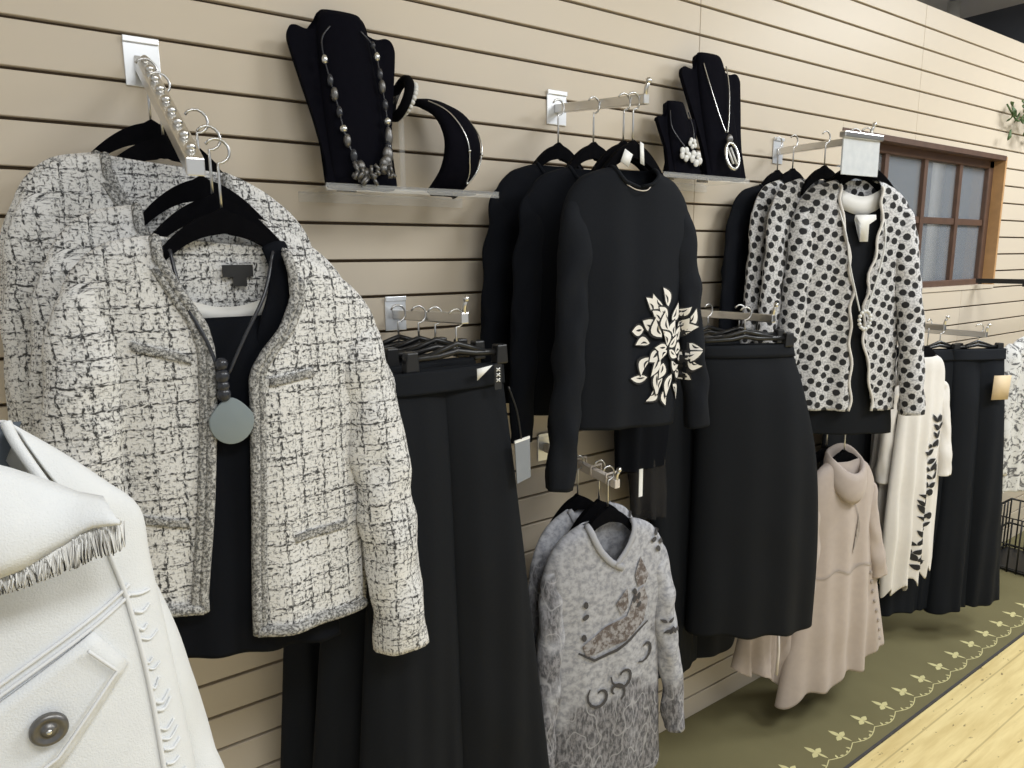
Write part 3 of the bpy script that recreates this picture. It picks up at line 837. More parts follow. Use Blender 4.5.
# sheer black scarf-like top hanging low behind the printed sweater, with a white tag strip
t = thing('sheer_blouse', 'sheer black blouse hanging low between printed sweater and skirt', 'blouse', (1.37, -.10, 1.33))
b = Body([(-.08, 0, .09, 0, .02), (-.10, -.10, .12, -.10, .03), (-.11, -.22, .13, -.22, .035), (-.105, -.36, .14, -.36, .035)], None, seed=21, back=.7)
bm = bmesh.new(); b.build(bm); obj('body', bm, 'black_knit', t)
b = Body([(-.065, -.34, .14, -.34, .033), (-.05, -.42, .14, -.42, .034), (-.045, -.50, .14, -.52, .034)], None, seed=22, back=.7)
bm = bmesh.new(); b.build(bm); obj('hem_panel', bm, 'sheer_black', t)
bm = bmesh.new(); box(bm, -.006, .006, -.001, .001, -.035, .035)
tag(obj('tag_strip', bm, 'white_card', loc=(1.215, -.24, .985), smooth=False), 'narrow white tag strip hanging below the printed black sweater', 'tag')

# ------------------------------------------------------------------ GREY PRINT TUNICS
def tunic(label, loc, rot):
    t = thing('print_tunic', label, 'tunic', loc, rot, 'grey print tunics on the notched arm')
    keys = [(-.070, 0, .068, -.008, .026), (-.105, -.014, .100, -.018, .032), (-.135, -.034, .130, -.036, .034), (-.158, -.066, .156, -.070, .035), (-.172, -.104, .170, -.108, .037), (-.177, -.15, .177, -.155, .040), (-.164, -.21, .166, -.22, .042), (-.152, -.29, .155, -.29, .044), (-.155, -.45, .160, -.45, .048), (-.158, -.62, .166, -.60, .05), (-.160, -.74, .170, -.660, .05)]
    g = [(.01, -.070, .066), (-.03, -.056, .054), (-.06, -.040, .038), (-.085, -.018, .016), (-.100, -.002, .002)]
    b = Body(keys, lambda z: lerp(g, z) if z > -.100 else None, fold=(.003, .012, 18), seed=31, back=.6, hemwave=.012)
    bm = bmesh.new(); b.build(bm); body = obj('body', bm, 'tunic_print', t); solid(body, .003)
    ss = []
    for s, sd in ((-1, 3), (1, 7)):
        bm = bmesh.new()
        arm(bm, s, .150, -.072, [(.176, -.12, .032), (.186, -.17, .034), (.196, -.26, .033), (.206, -.36, .031), (.216, -.46, .029), (.218, -.58, .028)], None, sd, .004)
        o = obj('sleeve', bm, 'tunic_print', t); solid(o, .003); ss.append(o)
    # cross-over neck band
    bm = bmesh.new(); i1 = next(i for i in range(b.N) if b.rows[i][1] < -.100)
    L = b.edge_line(-1, 0, i1, .003); R = b.edge_line(1, 0, i1, .003)
    tube(bm, L+[L[-1]+Vector((.03, -.004, -.018))], .0085, 8, flat=(1, .5)); tube(bm, R+[R[-1]+Vector((-.012, -.001, -.008))], .0075, 8, flat=(1, .5))
    obj('neck_band', bm, 'tunic_print', t)
    bv = bvh_of(body, *ss)
    bb = bmesh.new()
    for p in ([(-.09, -.385), (-.03, -.350), (.03, -.335), (.055, -.285), (.085, -.275), (.10, -.315), (.085, -.365), (.03, -.395), (-.03, -.405), (-.08, -.415)],
              [(.00, -.30), (.03, -.265), (.035, -.31), (.015, -.33)], [(.055, -.24), (.075, -.20), (.10, -.25), (.09, -.27), (.065, -.272)]):
        decal(bb, bv, [(x, z+.105) for x, z in p], .003, .014)
    obj('boat_print', bb, 'brown_print', t, recalc=False)['label'] = 'brown boat-like printed shape'
    def spiral(cx, cz, R, turns, ph, w):
        n = int(14*turns); pts = []
        for k in range(n+1):
            a = ph+2*PI*turns*k/n; rr = R*(1-.72*k/n); pts.append((cx+rr*math.cos(a), cz+rr*math.sin(a)+.085))
        bs = bmesh.new(); L = ribbon2d(pts, w); m_ = len(pts)
        for q in range(m_-1): decal(bs, bv, [L[q], L[q+1], L[2*m_-2-q], L[2*m_-1-q]], .0034, .012)
        bmesh.ops.remove_doubles(bs, verts=bs.verts, dist=.0006)
        obj('scroll_print', bs, 'scroll_print', t, recalc=False)['label'] = 'dark printed scroll'
    for cx, cz, R, tn, ph in ((-.045, -.500, .036, .95, 2.4), (.02, -.465, .034, .95, 3.0), (.00, -.50, .026, .8, 5.2), (.09, -.42, .034, .7, 4.0)): spiral(cx, cz, R, tn, ph, .0042)
    bs = bmesh.new()
    decal(bs, bv, ribbon2d([(-.10, -.295), (-.06, -.32), (0, -.31), (.06, -.28), (.10, -.265)], .004), .0036, .012)
    for (x, z) in ((.135, -.075), (.150, -.060), (.165, -.085), (.15, -.10), (.06, -.185), (.075, -.20), (.06, -.205), (.075, -.222), (-.09, -.19), (-.09, -.22), (-.095, -.27)):
        decal(bs, bv, ellipse(x*.9, z+.01, .009, .006, z*40), .0036, .01)
    for k in range(6):
        a = -2.2+k*.25; decal(bs, bv, leafpoly(.165+.012*math.cos(k*2.2), -.30+.02*math.sin(k*1.9), .022, .009, a*3), .0036, .01)
    obj('flower_print', bs, 'scroll_print', t, recalc=False)['label'] = 'small dark printed flowers'
    bm = bmesh.new(); prism(bm, [(-.012, -.058), (.0, -.05), (.014, -.056), (.018, -.07), (.0, -.064), (-.014, -.07)], .0225, .0235); obj('neck_label', bm, 'label_black', t, smooth=False)
    return t
U1 = tunic('grey tunic with brown boat and scroll print, hanging low in front', (1.090, -.255, .925), -8)
U2 = dup(U1, (1.110, -.165, .930), 0, 'second grey print tunic, left shoulder showing behind the front one')
U2.scale = (1, .7, 1)
for y, x, lab in ((-.262, 1.07, 'inside the front grey tunic'), (-.215, 1.085, 'between the two grey tunics'), (-.155, 1.07, 'inside the rear grey tunic')):
    make_hanger('black velvet hanger '+lab, (x+.016, y, 1.040+.004), -6, 'hangers on the notched arm', .165)

# ------------------------------------------------------------------ DOTTED JACKETS
def dot_jacket(label, loc, rot):
    t = thing('dotted_jacket', label, 'jacket', loc, rot, 'dotted jackets left of the window')
    keys = [(-.062, 0, .060, 0, .026), (-.100, -.010, .098, -.016, .030), (-.130, -.022, .130, -.036, .032), (-.158, -.052, .158, -.066, .033), (-.174, -.090, .174, -.104, .034), (-.182, -.14, .182, -.15, .037), (-.170, -.20, .170, -.21, .039), (-.156, -.28, .156, -.29, .041), (-.160, -.45, .160, -.45, .044), (-.168, -.662, .168, -.670, .046)]
    g = [(.01, -.062, .060), (-.05, -.058, .064), (-.12, -.048, .066), (-.18, -.032, .056), (-.22, -.028, .050), (-.26, -.022, .040), (-.30, -.010, .038), (-.36, -.014, .030), (-.44, -.012, .032), (-.55, .000, .056), (-.68, .008, .082)]
    b = Body(keys, lambda z: lerp(g, z), fold=(.003, .012, 16), seed=41, back=.6)
    bm = bmesh.new(); b.build(bm); body = obj('body', bm, 'dot_knit', t); solid(body, .003)
    for s, sd in ((-1, 3), (1, 6)):
        bm = bmesh.new()
        arm(bm, s, .150, -.060 if s < 0 else -.072, [(.180, -.11, .037), (.190, -.16, .040), (.200, -.25, .040), (.212, -.36, .038), (.226, -.50, .037), (.240, -.68, .036)], None, sd, .004)
        o = obj('sleeve', bm, 'dot_knit', t); solid(o, .003)
    bm = bmesh.new()
    for s in (-1, 1):
        pts = [p+Vector((.004*math.sin(k*.9), -.001, 0)) for k, p in enumerate(b.edge_line(s, 4))]
        tube(bm, pts, .004, 6)
    obj('scallop_edge', bm, 'white_knit', t)
    return t
DZ = 1.745
D1 = dot_jacket('pale grey jacket with black dots, open over a black tank, front of the dotted stack', (2.018, -.275, DZ-.005), -32)
D2 = dup(D1, (1.975, -.175, DZ+.004), -8, 'second dotted jacket, behind the one with the black tank')
D3 = dup(D1, (1.960, -.110, DZ+.004), -2, 'dotted jacket third from the front, left of the window')
for q in (D2, D3): q.scale = (1, .6, 1)
T5, _, _, _ = sweater('black sweater behind the dotted jackets, left edge showing', (1.935, -.055, DZ-.008), 0, TK, SLL2, SLR, seed=45, group='black sweaters behind dotted jackets', nd=.042, nw=.058)
T5.scale = (1.08, .5, .85)
def tank():
    t = thing('tank_top', 'black tank top inside the open dotted jacket', 'top', (2.030, -.280, DZ-.010), -32)
    keys = [(-.058, -.066, .068, -.070, .008), (-.080, -.11, .090, -.11, .016), (-.11, -.20, .11, -.20, .022), (-.12, -.45, .12, -.45, .028), (-.145, -.68, .15, -.68, .030), (-.150, -.735, .155, -.740, .030)]
    b = Body(keys, None, fold=(.001, .008, 14), seed=44, back=.4)
    bm = bmesh.new(); b.build(bm); o = obj('body', bm, 'black_crepe', t); solid(o, .002)
    # wide lace yoke standing above the tank
    bm = bmesh.new()
    P = [[bm.verts.new((-.058+.122*k/14, -.008-.010*math.sin(PI*k/14), z-.022*math.sin(PI*k/14))) for k in range(15)] for z in (-.020, -.050, -.072)]
    for A, B in zip(P, P[1:]):
        for k in range(14): bm.faces.new((A[k], A[k+1], B[k+1], B[k]))
    o = obj('neck_yoke', bm, 'lining_white', t); solid(o, .002)
    return t
tank()
bm = bmesh.new(); prism(bm, [(-.032, .0), (-.03, .013), (.030, .013), (.032, 0), (.012, -.014), (.012, -.062), (-.012, -.062), (-.012, -.014)], -.0008, .0008)
o = tag(obj('price_tag', bm, 'white_card', loc=(2.018, -.312, 1.628)), 'white T shaped tag on the black tank inside the dotted jacket', 'tag'); o.rotation_euler[2] = math.radians(-32)
n2 = necklace('long_necklace', 'long pale chain necklace hanging over the black tank and dotted jacket', (2.008, -.322, 1.40),
  [(-.066, .045, .27), (-.060, .012, .18), (-.050, .002, .10), (-.022, -.008, .0), (-.012, -.01, -.03)], [(.070, .010, .27), (.060, -.016, .18), (.044, -.022, .10), (.014, -.02, 0), (.006, -.02, -.03)], None, r=.0024, mat='bead_pearl')
n2.rotation_euler[2] = math.radians(-12)
bm = bmesh.new()
for k in range(14):
    a = 2*PI*k/14; sphere(bm, (-.003+.022*math.cos(a), -.022, -.055+.026*math.sin(a)), .0055)
obj('ring_pendant', bm, 'bead_pearl', n2)
for y, x, rt_, lab in ((-.056, 1.96, 0, 'nearest the wall among the dotted jackets'), (-.105, 1.965, -2, 'inside the third dotted jacket'), (-.195, 1.985, -8, 'inside the second dotted jacket'), (-.262, 2.02, -30, 'just behind the front dotted jacket'), (-.288, 2.035, -32, 'inside the front dotted jacket')):
    make_hanger('black velvet hanger '+lab, (x, y, 1.852+.018), rt_, 'hangers among the dotted jackets', .18)
t = thing('sign_holder', 'clear acrylic sign holder on the end of the arm beside the window', 'sign holder', (1.955, -.318, 1.822), -4)
bm = bmesh.new(); box(bm, -.080, .085, -.002, .002, -.078, .022); o = obj('sign_sheet', bm, 'frosted_sign', t, smooth=False); bev(o, .0012)
bm = bmesh.new(); box(bm, -.085, .09, -.010, .010, .018, .034); o = obj('clamp', bm, 'chrome', t, smooth=False); bev(o, .003)

# ------------------------------------------------------------------ TAUPE TOPS
def taupe_top(label, loc, rot, hl=-.79, hr=-.68, hw=.27, sl=True, seed=51):
    t = thing('taupe_tunic', label, 'tunic', loc, rot, 'taupe tunics below the dotted jackets')
    keys = [(-.070, 0, .070, 0, .026), (-.095, -.014, .095, -.016, .032), (-.120, -.034, .120, -.036, .034), (-.144, -.070, .144, -.074, .036), (-.157, -.11, .157, -.115, .038), (-.156, -.17, .158, -.175, .041), (-.143, -.23, .148, -.23, .044), (-.145, -.30, .160, -.30, .046), (-.165, -.42, .190, -.40, .050), (-.20, (hl-.42)/2, .230, (hr-.40)/2, .056), (-.235, hl, hw, hr, .058)]
    b = Body(keys, None, fold=(.003, .014 if sl else .030, 13 if sl else 30), seed=seed, back=.6, hemwave=.010, nf=40)
    bm = bmesh.new(); b.build(bm); body = obj('body', bm, 'taupe_knit', t); solid(body, .003)
    for s, sd in ((-1, 3), (1, 6)):
        if not sl: break
        bm = bmesh.new()
        arm(bm, s, .136, -.076, [(.160, -.12, .031), (.168, -.17, .033), (.180, -.26, .032), (.196, -.34, .030), (.205, -.42, .029)], None, sd, .005)
        o = obj('sleeve', bm, 'taupe_knit', t); solid(o, .003)
    # draped cowl collar: two soft rolls
    bm = bmesh.new(); rings = []
    # profile of the cowl: inside neck -> rim -> draped outside; (radius x, radius y, height at back, height at front)
    for rx, ry, zb, zf in ((.048, .030, -.030, -.075), (.052, .034, .010, -.045), (.060, .042, .034, -.030), (.068, .050, .038, -.034), (.074, .056, .026, -.058), (.078, .058, .008, -.092), (.079, .056, -.006, -.118), (.074, .048, -.014, -.132)):
        ring = []
        for k in range(32):
            a = 2*PI*k/32; f = (1+math.cos(a))/2
            ring.append(bm.verts.new((rx*math.sin(a), -ry*math.cos(a)*(1 if math.cos(a) > 0 else .7)-.012*f, zb+(zf-zb)*f**1.6+.004*math.sin(3*a+rx*90))))
        rings.append(ring)
    for A_, B_ in zip(rings, rings[1:]):
        for k in range(32): bm.faces.new((A_[k], A_[(k+1) % 32], B_[(k+1) % 32], B_[k]))
    o = obj('cowl_collar', bm, 'taupe_knit', t); solid(o, .003)
    bv = bvh_of(body)
    bm = bmesh.new(); decal(bm, bv, ribbon2d([(-.14+.31*k/16, -.36-.01*math.sin(k)) for k in range(17)], .003), .003, .014)
    obj('waist_seam', bm, 'taupe_dark', t, recalc=False)
    bm = bmesh.new(); decal(bm, bv, ribbon2d([(.02+.03*math.sin(k/3), -.13-.02*k) for k in range(10)], .002), .003, .014)
    obj('draw_cord', bm, 'taupe_dark', t, recalc=False)
    p = None
    for k in range(8):
        z = -.40-.035*k; x = .135+.008*k
        h = bv.ray_cast(Vector((x, -.5, z)), Vector((0, 1, 0)))
        if h[0] is None: continue
        bm = bmesh.new(); lathe(bm, [(.006, 0), (.006, -.003), (.004, -.0035)], axis='y', seg=12)
        obj('button', bm, 'taupe_dark', t, (x, h[0].y-.001, z))
    return t
K1 = taupe_top('taupe cowl neck tunic right of the black skirt, front one', (2.115, -.245, .89), -8)
K2 = taupe_top('second taupe tunic, only its lower pleats showing under the black skirt', (1.965, -.150, .88), 0, -.62, -.86, .215, False, 57)
bm = bmesh.new(); 
for x0, zt, zb in ((-.10, -.50, -.655), (.01, -.50, -.72), (.165, -.58, -.82)):
    tube(bm, [(x0, -.066, zt), (x0-.004, -.075, (zt+zb)/2), (x0-.012, -.078, zb)], .0045, 8)
o = obj('pleat_edge', bm, 'taupe_edge', K2)
for y, x, lab in ((-.25, 2.11, 'inside the front taupe tunic'), (-.19, 2.11, 'just behind the front taupe tunic')):
    make_hanger('black velvet hanger '+lab, (x, y, 1.0+.018-.012), -8, 'hangers on the low taupe arm', .19)
# black trousers in the gap behind taupe and white garments
P5 = trousers('black trousers hanging behind the taupe tunic, below the dotted jackets', (2.43, -.085, 1.22), 0, -.16, .14, -.18, .16, -.10, -1.02, seed=25, group='black trousers behind taupe', depth=.03)

# ------------------------------------------------------------------ WHITE PRINTED CARDIGANS
def cardigan(label, loc, rot):
    t = thing('white_cardigan', label, 'cardigan', loc, rot, 'white printed cardigans under the window')
    keys = [(-.060, 0, .060, .0, .022), (-.09, -.018, .09, -.015, .028), (-.112, -.042, .112, -.04, .03), (-.125, -.085, .125, -.085, .03), (-.132, -.21, .132, -.21, .034), (-.155, -.45, .145, -.42, .036), (-.162, -.66, .15, -.62, .038), (-.150, -.865, .158, -.80, .038)]
    b = Body(keys, None, fold=(.003, .018, 24), seed=61, back=.7, nf=34)
    bm = bmesh.new(); b.build(bm)
    # handkerchief hem in steps
    for v in bm.verts:
        if v.co.z < -.5:
            st = math.floor((v.co.x+.2)/.055); f = (-.5-v.co.z)/.35
            v.co.z += f*.02*math.sin((v.co.x+.2)/.055*PI*2)
    body = obj('body', bm, 'white_knit', t); solid(body, .003)
    for s, sd in ((-1, 3), (1, 6)):
        bm = bmesh.new()
        arm(bm, s, .125, -.085, [(.148, -.13, .029), (.154, -.18, .030), (.160, -.27, .029), (.162, -.37, .029), (.162, -.45, .029)], ([-.02, -.03, -.035, -.04, -.04] if s < 0 else None), sd, .004)
        o = obj('sleeve', bm, 'white_knit', t); solid(o, .003)
    bv = bvh_of(body); bm = bmesh.new(); rs = random.Random(8)
    for k in range(19):
        z = -.24-.030*k; x = .055-.075*((k/19)**1.1)+.02*math.sin(k*1.1)
        for s in (-1, 1):
            decal(bm, bv, leafpoly(x, z, rs.uniform(.032, .052), rs.uniform(.014, .022), (PI/2+s*rs.uniform(.6, 1.3))), .003, .012)
        if k % 3 == 0: decal(bm, bv, ellipse(x+.03, z+.01, .012, .013), .0035, .012)
    obj('vine_print', bm, 'print_black', t, recalc=False)['label'] = 'black leafy vine print'
    return t
W1 = cardigan('white cardigan with black leafy vine print, front one under the window', (2.625, -.235, 1.175), -4)
W2 = dup(W1, (2.665, -.160, 1.185), 4, 'second white cardigan behind the front vine print one')
W3 = dup(W1, (2.690, -.095, 1.19), 0, 'rearmost white cardigan under the window')
for q in (W2, W3): q.scale = (1, .7, 1)
for y, lab in ((-.235, 'in the front white cardigan'), (-.150, 'in the second white cardigan'), (-.075, 'in the rearmost white cardigan')):
    make_hanger('black velvet hanger '+lab, (2.63, y, 1.275+.018), 0, 'hangers under the window', .19)

# ------------------------------------------------------------------ NAVY TROUSERS, right
R1 = trousers('dark navy wide leg trousers with a tan tag, far right front', (2.97, -.255, 1.245), -30, -.085, .118, -.10, .205, -.075, -1.13, -1.085, mat='navy_crepe', depth=.05, seed=33, group='navy trousers at the far right')
R2 = trousers('dark navy trousers directly behind the tan tagged pair', (2.85, -.175, 1.245), -22, -.10, .12, -.19, .20, -.075, -1.12, mat='navy_crepe', seed=37, group='navy trousers at the far right', depth=.035)
make_clip_hanger('black clip hanger of the tan tagged navy trousers', (2.985, -.255, 1.255), -30, 'clip hangers at the far right', .20)
make_clip_hanger('black clip hanger of the rear navy trousers', (2.86, -.175, 1.255), -22, 'clip hangers at the far right', .20)
bm = bmesh.new(); prism(bm, [(-.034, .046), (.034, .046), (.030, -.046), (-.036, -.046)], -.001, .001)
o = tag(obj('hang_tag', bm, 'tag_tan', loc=(3.000, -.345, 1.035)), 'tan paper tag on the navy trousers at the far right', 'tag'); o.rotation_euler[2] = math.radians(-30)

# ------------------------------------------------------------------ RIGHT EDGE: black rail, floral garment, crate, plant
t = thing('garment_rail', 'black wall rail with chrome hooks at the right edge of the picture', 'rail', (3.3, -.28, 1.41))
bm = bmesh.new(); box(bm, -.0, 1.3, -.012, .012, -.012, .012); o = obj('rail_bar', bm, 'black_plastic', t, smooth=False); bev(o, .002)
for x in (.25, 1.1):
    bm = bmesh.new(); box(bm, x-.012, x+.012, 0, .275, -.01, .01); obj('wall_bracket', bm, 'black_plastic', t, smooth=False)
for x in (.07, .20):
    bm = bmesh.new(); tube(bm, catmull([(x, 0, -.01), (x, 0, -.08), (x+.008, -.002, -.12), (x+.03, -.004, -.13), (x+.04, -.004, -.10)], 5), .004, 8)
    obj('chrome_hook', bm, 'chrome', t)
t = thing('floral_blouse', 'white blouse with grey floral print at the right edge, beside navy trousers', 'blouse', (3.50, -.30, 1.20), -20)
b = Body([(-.08, 0, .08, 0, .03), (-.15, -.03, .15, -.03, .04), (-.19, -.10, .19, -.10, .04), (-.2, -.3, .2, -.3, .05), (-.2, -.66, .2, -.66, .055)], lambda z: (-.07*(1+z/.08), .07*(1+z/.08)) if z > -.08 else None, seed=71)
bm = bmesh.new(); b.build(bm); o = obj('body', bm, 'grey_floral', t); solid(o, .003)
bm = bmesh.new(); sleeve(bm, [(-.15, 0, -.05), (-.19, .01, -.12), (-.21, .02, -.3), (-.212, .03, -.58)], [(.03, .03), (.05, .04), (.045, .04), (.04, .036)], 4)
o = obj('sleeve', bm, 'grey_floral', t); solid(o, .003)
bm = bmesh.new(); sleeve(bm, [(.15, 0, -.05), (.19, .01, -.12), (.21, .02, -.3), (.212, .03, -.58)], [(.03, .03), (.05, .04), (.045, .04), (.04, .036)], 5)
o = obj('sleeve', bm, 'grey_floral', t); solid(o, .003)
make_hanger('black velvet hanger of the grey floral blouse', (3.50, -.30, 1.285), -20, 'hangers at the right edge', .30)
t = thing('wire_crate', 'black metal crate on the floor at the right edge', 'crate', (3.98, -.16, .006))
bm = bmesh.new()
for z in (.02, .14, .27):
    tube(bm, [(-.16, -.12, z), (.16, -.12, z), (.16, .12, z), (-.16, .12, z)], .006, 6, closed=True)
obj('rim', bm, 'black_plastic', t)
bm = bmesh.new()
for x in [-.16+.04*k for k in range(9)]:
    for y in (-.12, .12): tube(bm, [(x, y, .0), (x, y, .27)], .004, 6)
for y in [-.12+.04*k for k in range(7)]:
    for x in (-.16, .16): tube(bm, [(x, y, .0), (x, y, .27)], .004, 6)
o = obj('wires', bm, 'black_plastic', t)
bm = bmesh.new(); box(bm, -.155, .155, -.115, .115, .004, .012); obj('base', bm, 'black_plastic', t, smooth=False)
# hanging greenery
t = thing('hanging_garland', 'green leafy garland hanging on the slatted wall at the upper right edge', 'plant', (3.72, -.02, 2.06))
bm = bmesh.new(); tube(bm, catmull([(-.12, -.01, .10), (-.02, -.02, .04), (.08, -.015, .09), (.22, -.02, .15), (.5, -.02, .12)], 5), .004, 6); obj('vine', bm, 'leaf', t)
bm = bmesh.new(); rs = random.Random(3)
for k in range(60):
    x = rs.uniform(-.10, .45); c = Vector((x, -.03+rs.uniform(-.03, .015), .06+.1*max(0, x)+rs.uniform(-.09, .08)))
    mt = Matrix.Translation(c) @ Matrix.Rotation(rs.uniform(0, 6.28), 4, 'Y') @ Matrix.Rotation(rs.uniform(-.7, .7), 4, 'X') @ Matrix.Rotation(rs.uniform(-.7, .7), 4, 'Z')
    q = leafpoly(0, 0, rs.uniform(.04, .07), .02, 0)
    f = bm.faces.new([bm.verts.new(mt @ Vector((a, .004*math.sin(i), b_))) for i, (a, b_) in enumerate(q)]); bmesh.ops.triangulate(bm, faces=[f])
o = obj('foliage', bm, 'leaf', t); o['kind'] = 'stuff'; solid(o, .001)

# ------------------------------------------------------------------ JEWELLERY SHELVES
def shelf(label, x0, x1, z, d):
    t = thing('acrylic_shelf', label, 'shelf', (x0, 0, z), 0, 'acrylic jewellery shelves')
    bm = bmesh.new(); box(bm, 0, x1-x0, -d, -.002, -.004, 0); o = obj('shelf_top', bm, 'acrylic', t, smooth=False); bev(o, .001)
    bm = bmesh.new(); box(bm, 0, x1-x0, -d-.003, -d, -.009, .004); obj('front_lip', bm, 'acrylic', t, smooth=False)
    bm = bmesh.new(); box(bm, 0, x1-x0, -.006, -.0005, -.02, 0); obj('wall_cleat', bm, 'acrylic', t, smooth=False)
    return t
Z1 = 1.662; Z2 = 1.733
shelf('clear acrylic shelf under the large black necklace bust, upper left', .49, .865, Z1, .15)
shelf('clear acrylic shelf under the two black busts in the upper middle', 1.36, 1.70, Z2, .15)

def bust(label, loc, W, H, lean, sh, nk, rot=0, ws=.55, front=.018):
    """velvet necklace board: rounded shoulders either side of a taller neck, bulging chest, easel leg behind"""
    t = thing('necklace_bust', label, 'display bust', loc, rot, 'black velvet necklace busts')
    n = 24; out = []
    hw = W/2
    # right half outline from bottom centre up to neck top
    R = [(0, 0), (hw*ws, 0), (hw*ws, H*.12), (hw*.72, H*.36), (hw*.86, H*.58), (hw*.97, H*.76), (hw*1.0, sh*H*.93), (hw*.95, sh*H*.985), (hw*.84, sh*H), (hw*.68, sh*H*.985), (hw*.54, sh*H*.99), (hw*.50, sh*H*1.0), (hw*.47, H*.96), (hw*.36, H*1.0), (0, H*1.0)]
    R = [p for p in catmull(R, 4)]
    pts = R+[(-x, z) for x, z in R[::-1][1:-1]]
    bm = bmesh.new(); prism(bm, pts, -.004, .008)
    o = obj('board', bm, 'velvet_soft', t); bev(o, .003, 2); o.rotation_euler[0] = lean
    # padded chest and neck
    bm = bmesh.new(); rings = []
    prof = [(.0, .52, .0), (.05, .54, .35), (.25, .56, .8), (.5, .56, 1), (.7, .53, 1.05), (sh*.94, .50, 1.05), (sh*1.02, .47, 1.0), (.97, .43, .85), (1.01, .36, .35), (1.015, .1, .02)]
    for z, w, d in catmull(prof, 4):
        ring = []
        for k in range(13):
            a = PI*k/12; ring.append(bm.verts.new((-math.cos(a)*w*hw*.97, -.003-front*d*math.sin(a)**.8, z*H)))
        rings.append(ring)
    for A, B in zip(rings, rings[1:]):
        for k in range(12): bm.faces.new((A[k], A[k+1], B[k+1], B[k]))
    o = obj('padded_front', bm, 'velvet_soft', t); o.rotation_euler[0] = lean
    bm = bmesh.new(); prism(bm, [(-.02, 0), (.02, 0), (.014, H*.62), (-.014, H*.62)], 0, .004)
    o = obj('easel_leg', bm, 'velvet_soft', t, (0, .034+H*.16, 0)); o.rotation_euler[0] = .12+0.1
    return t
LEAN = -.26
B1 = bust('large black velvet bust with a long beaded necklace, upper left shelf', (.572, -.125, Z1), .210, .338, LEAN, .90, 0, rot=-3, ws=.62, front=.020)
B2 = bust('tall black velvet bust with a silver oval pendant, upper middle shelf', (1.622, -.135, Z2), .215, .345, LEAN, .88, 0, rot=-6, ws=.62, front=.018)
B3 = bust('short black velvet bust with silver flowers, left of the tall one', (1.478, -.115, Z2), .135, .200, LEAN, .80, 0, rot=-8, ws=.75, front=.014)

def lean_pt(x, z, out, lean=LEAN):
    """a point on a leaning bust front"""
    y = -out; c, s = math.cos(lean), math.sin(lean)
    return (x, y*c-z*s, y*s+z*c)
def bead_strand(t, pts, specs, cord='bead_dark'):
    bm = bmesh.new(); tube(bm, pts, .0016, 6); obj('cord', bm, cord, t)
    cache = {}
    for fr, r, sc, mat in specs:
        i = min(len(pts)-1, int(fr*(len(pts)-1))); p = pts[i]; k = (r, sc, mat)
        if k in cache:
            b = cache[k].copy(); C.objects.link(b); b.parent = t; b.location = p
        else:
            bm = bmesh.new(); sphere(bm, (0, 0, 0), r, sc, 10, 8); cache[k] = obj('bead', bm, mat, t, p)
# long beaded necklace
t = thing('beaded_necklace', 'long necklace of dark and silver beads on the large bust', 'necklace', B1.location, -3)
lp = [lean_pt(x, z*1.14, o) for x, z, o in catmull([(-.030, .262, .024), (-.050, .235, .026), (-.048, .19, .026), (-.038, .13, .028), (-.030, .075, .028), (-.012, .03, .026), (.012, .008, .024)], 8)]
rp = [lean_pt(x, z*1.14, o) for x, z, o in catmull([(.030, .262, .024), (.052, .235, .026), (.056, .19, .026), (.058, .13, .026), (.055, .075, .026), (.040, .03, .025), (.012, .008, .024)], 8)]
sp = [(.30, .006, (1, 1, 1.5), 'bead_silver'), (.40, .006, (1, 1, 1.9), 'bead_dark'), (.47, .007, (1, 1, 1.9), 'bronze'), (.55, .006, (1, 1, 1.8), 'bead_dark'), (.63, .0075, (1, 1, 1), 'bead_silver'), (.70, .007, (1, 1, 1.8), 'bronze'), (.78, .007, (1, 1, 1.8), 'bead_dark'), (.86, .009, (1.1, 1, 1.5), 'bronze'), (.93, .009, (1.2, 1, 1.2), 'bronze')]
bead_strand(t, lp, sp); bead_strand(t, rp, [(f-.06, r, s, m_) for f, r, s, m_ in sp]+[(.16, .005, (1, 1, 1.4), 'bead_dark'), (.66, .010, (.8, .6, 1.7), 'bronze'), (.76, .011, (1, .6, 1.5), 'bronze'), (.83, .012, (1.1, .6, 1.2), 'bronze')])
bm = bmesh.new()
for k in range(26):
    x = -.03+.08*random.random(); p = lean_pt(x, .004+.028*random.random()+.012*abs(x)/.05, .030+.01*random.random())
    tube(bm, [p, (p[0]+random.uniform(-.012, .012), p[1]-.002, p[2]-random.uniform(.006, .02))], .0035, 6)
o = obj('tassel', bm, 'bronze', t)
# bracelet on a clear stand
t = thing('bracelet', 'black and silver beaded bracelet on a clear stand behind the large bust', 'bracelet', (.685, -.070, 1.845))
bm = bmesh.new(); tube(bm, [(.012*math.sin(a), .034*math.cos(a), .036*math.sin(a)) for a in (2*PI*k/28 for k in range(28))], .010, 8, closed=True); obj('band', bm, 'velvet', t)
for k in range(12):
    a = PI*(.62+.085*k)+.2; bm = bmesh.new(); sphere(bm, (.016+.012*math.sin(a), .030*math.cos(a), .031*math.sin(a)), .0058, (1, 1, 1), 8, 6); obj('bead', bm, 'bead_pearl', t)
t = thing('bracelet_stand', 'clear acrylic stand carrying the beaded bracelet', 'display stand', (.685, -.070, Z1))
bm = bmesh.new(); box(bm, -.03, .03, -.03, .03, 0, .005); obj('base', bm, 'acrylic', t, smooth=False)
bm = bmesh.new(); tube(bm, [(0, 0, .005), (0, 0, .17)], .006, 10); tube(bm, [(0, -.03, .183), (0, .03, .183)], .008, 10); obj('post', bm, 'acrylic', t)
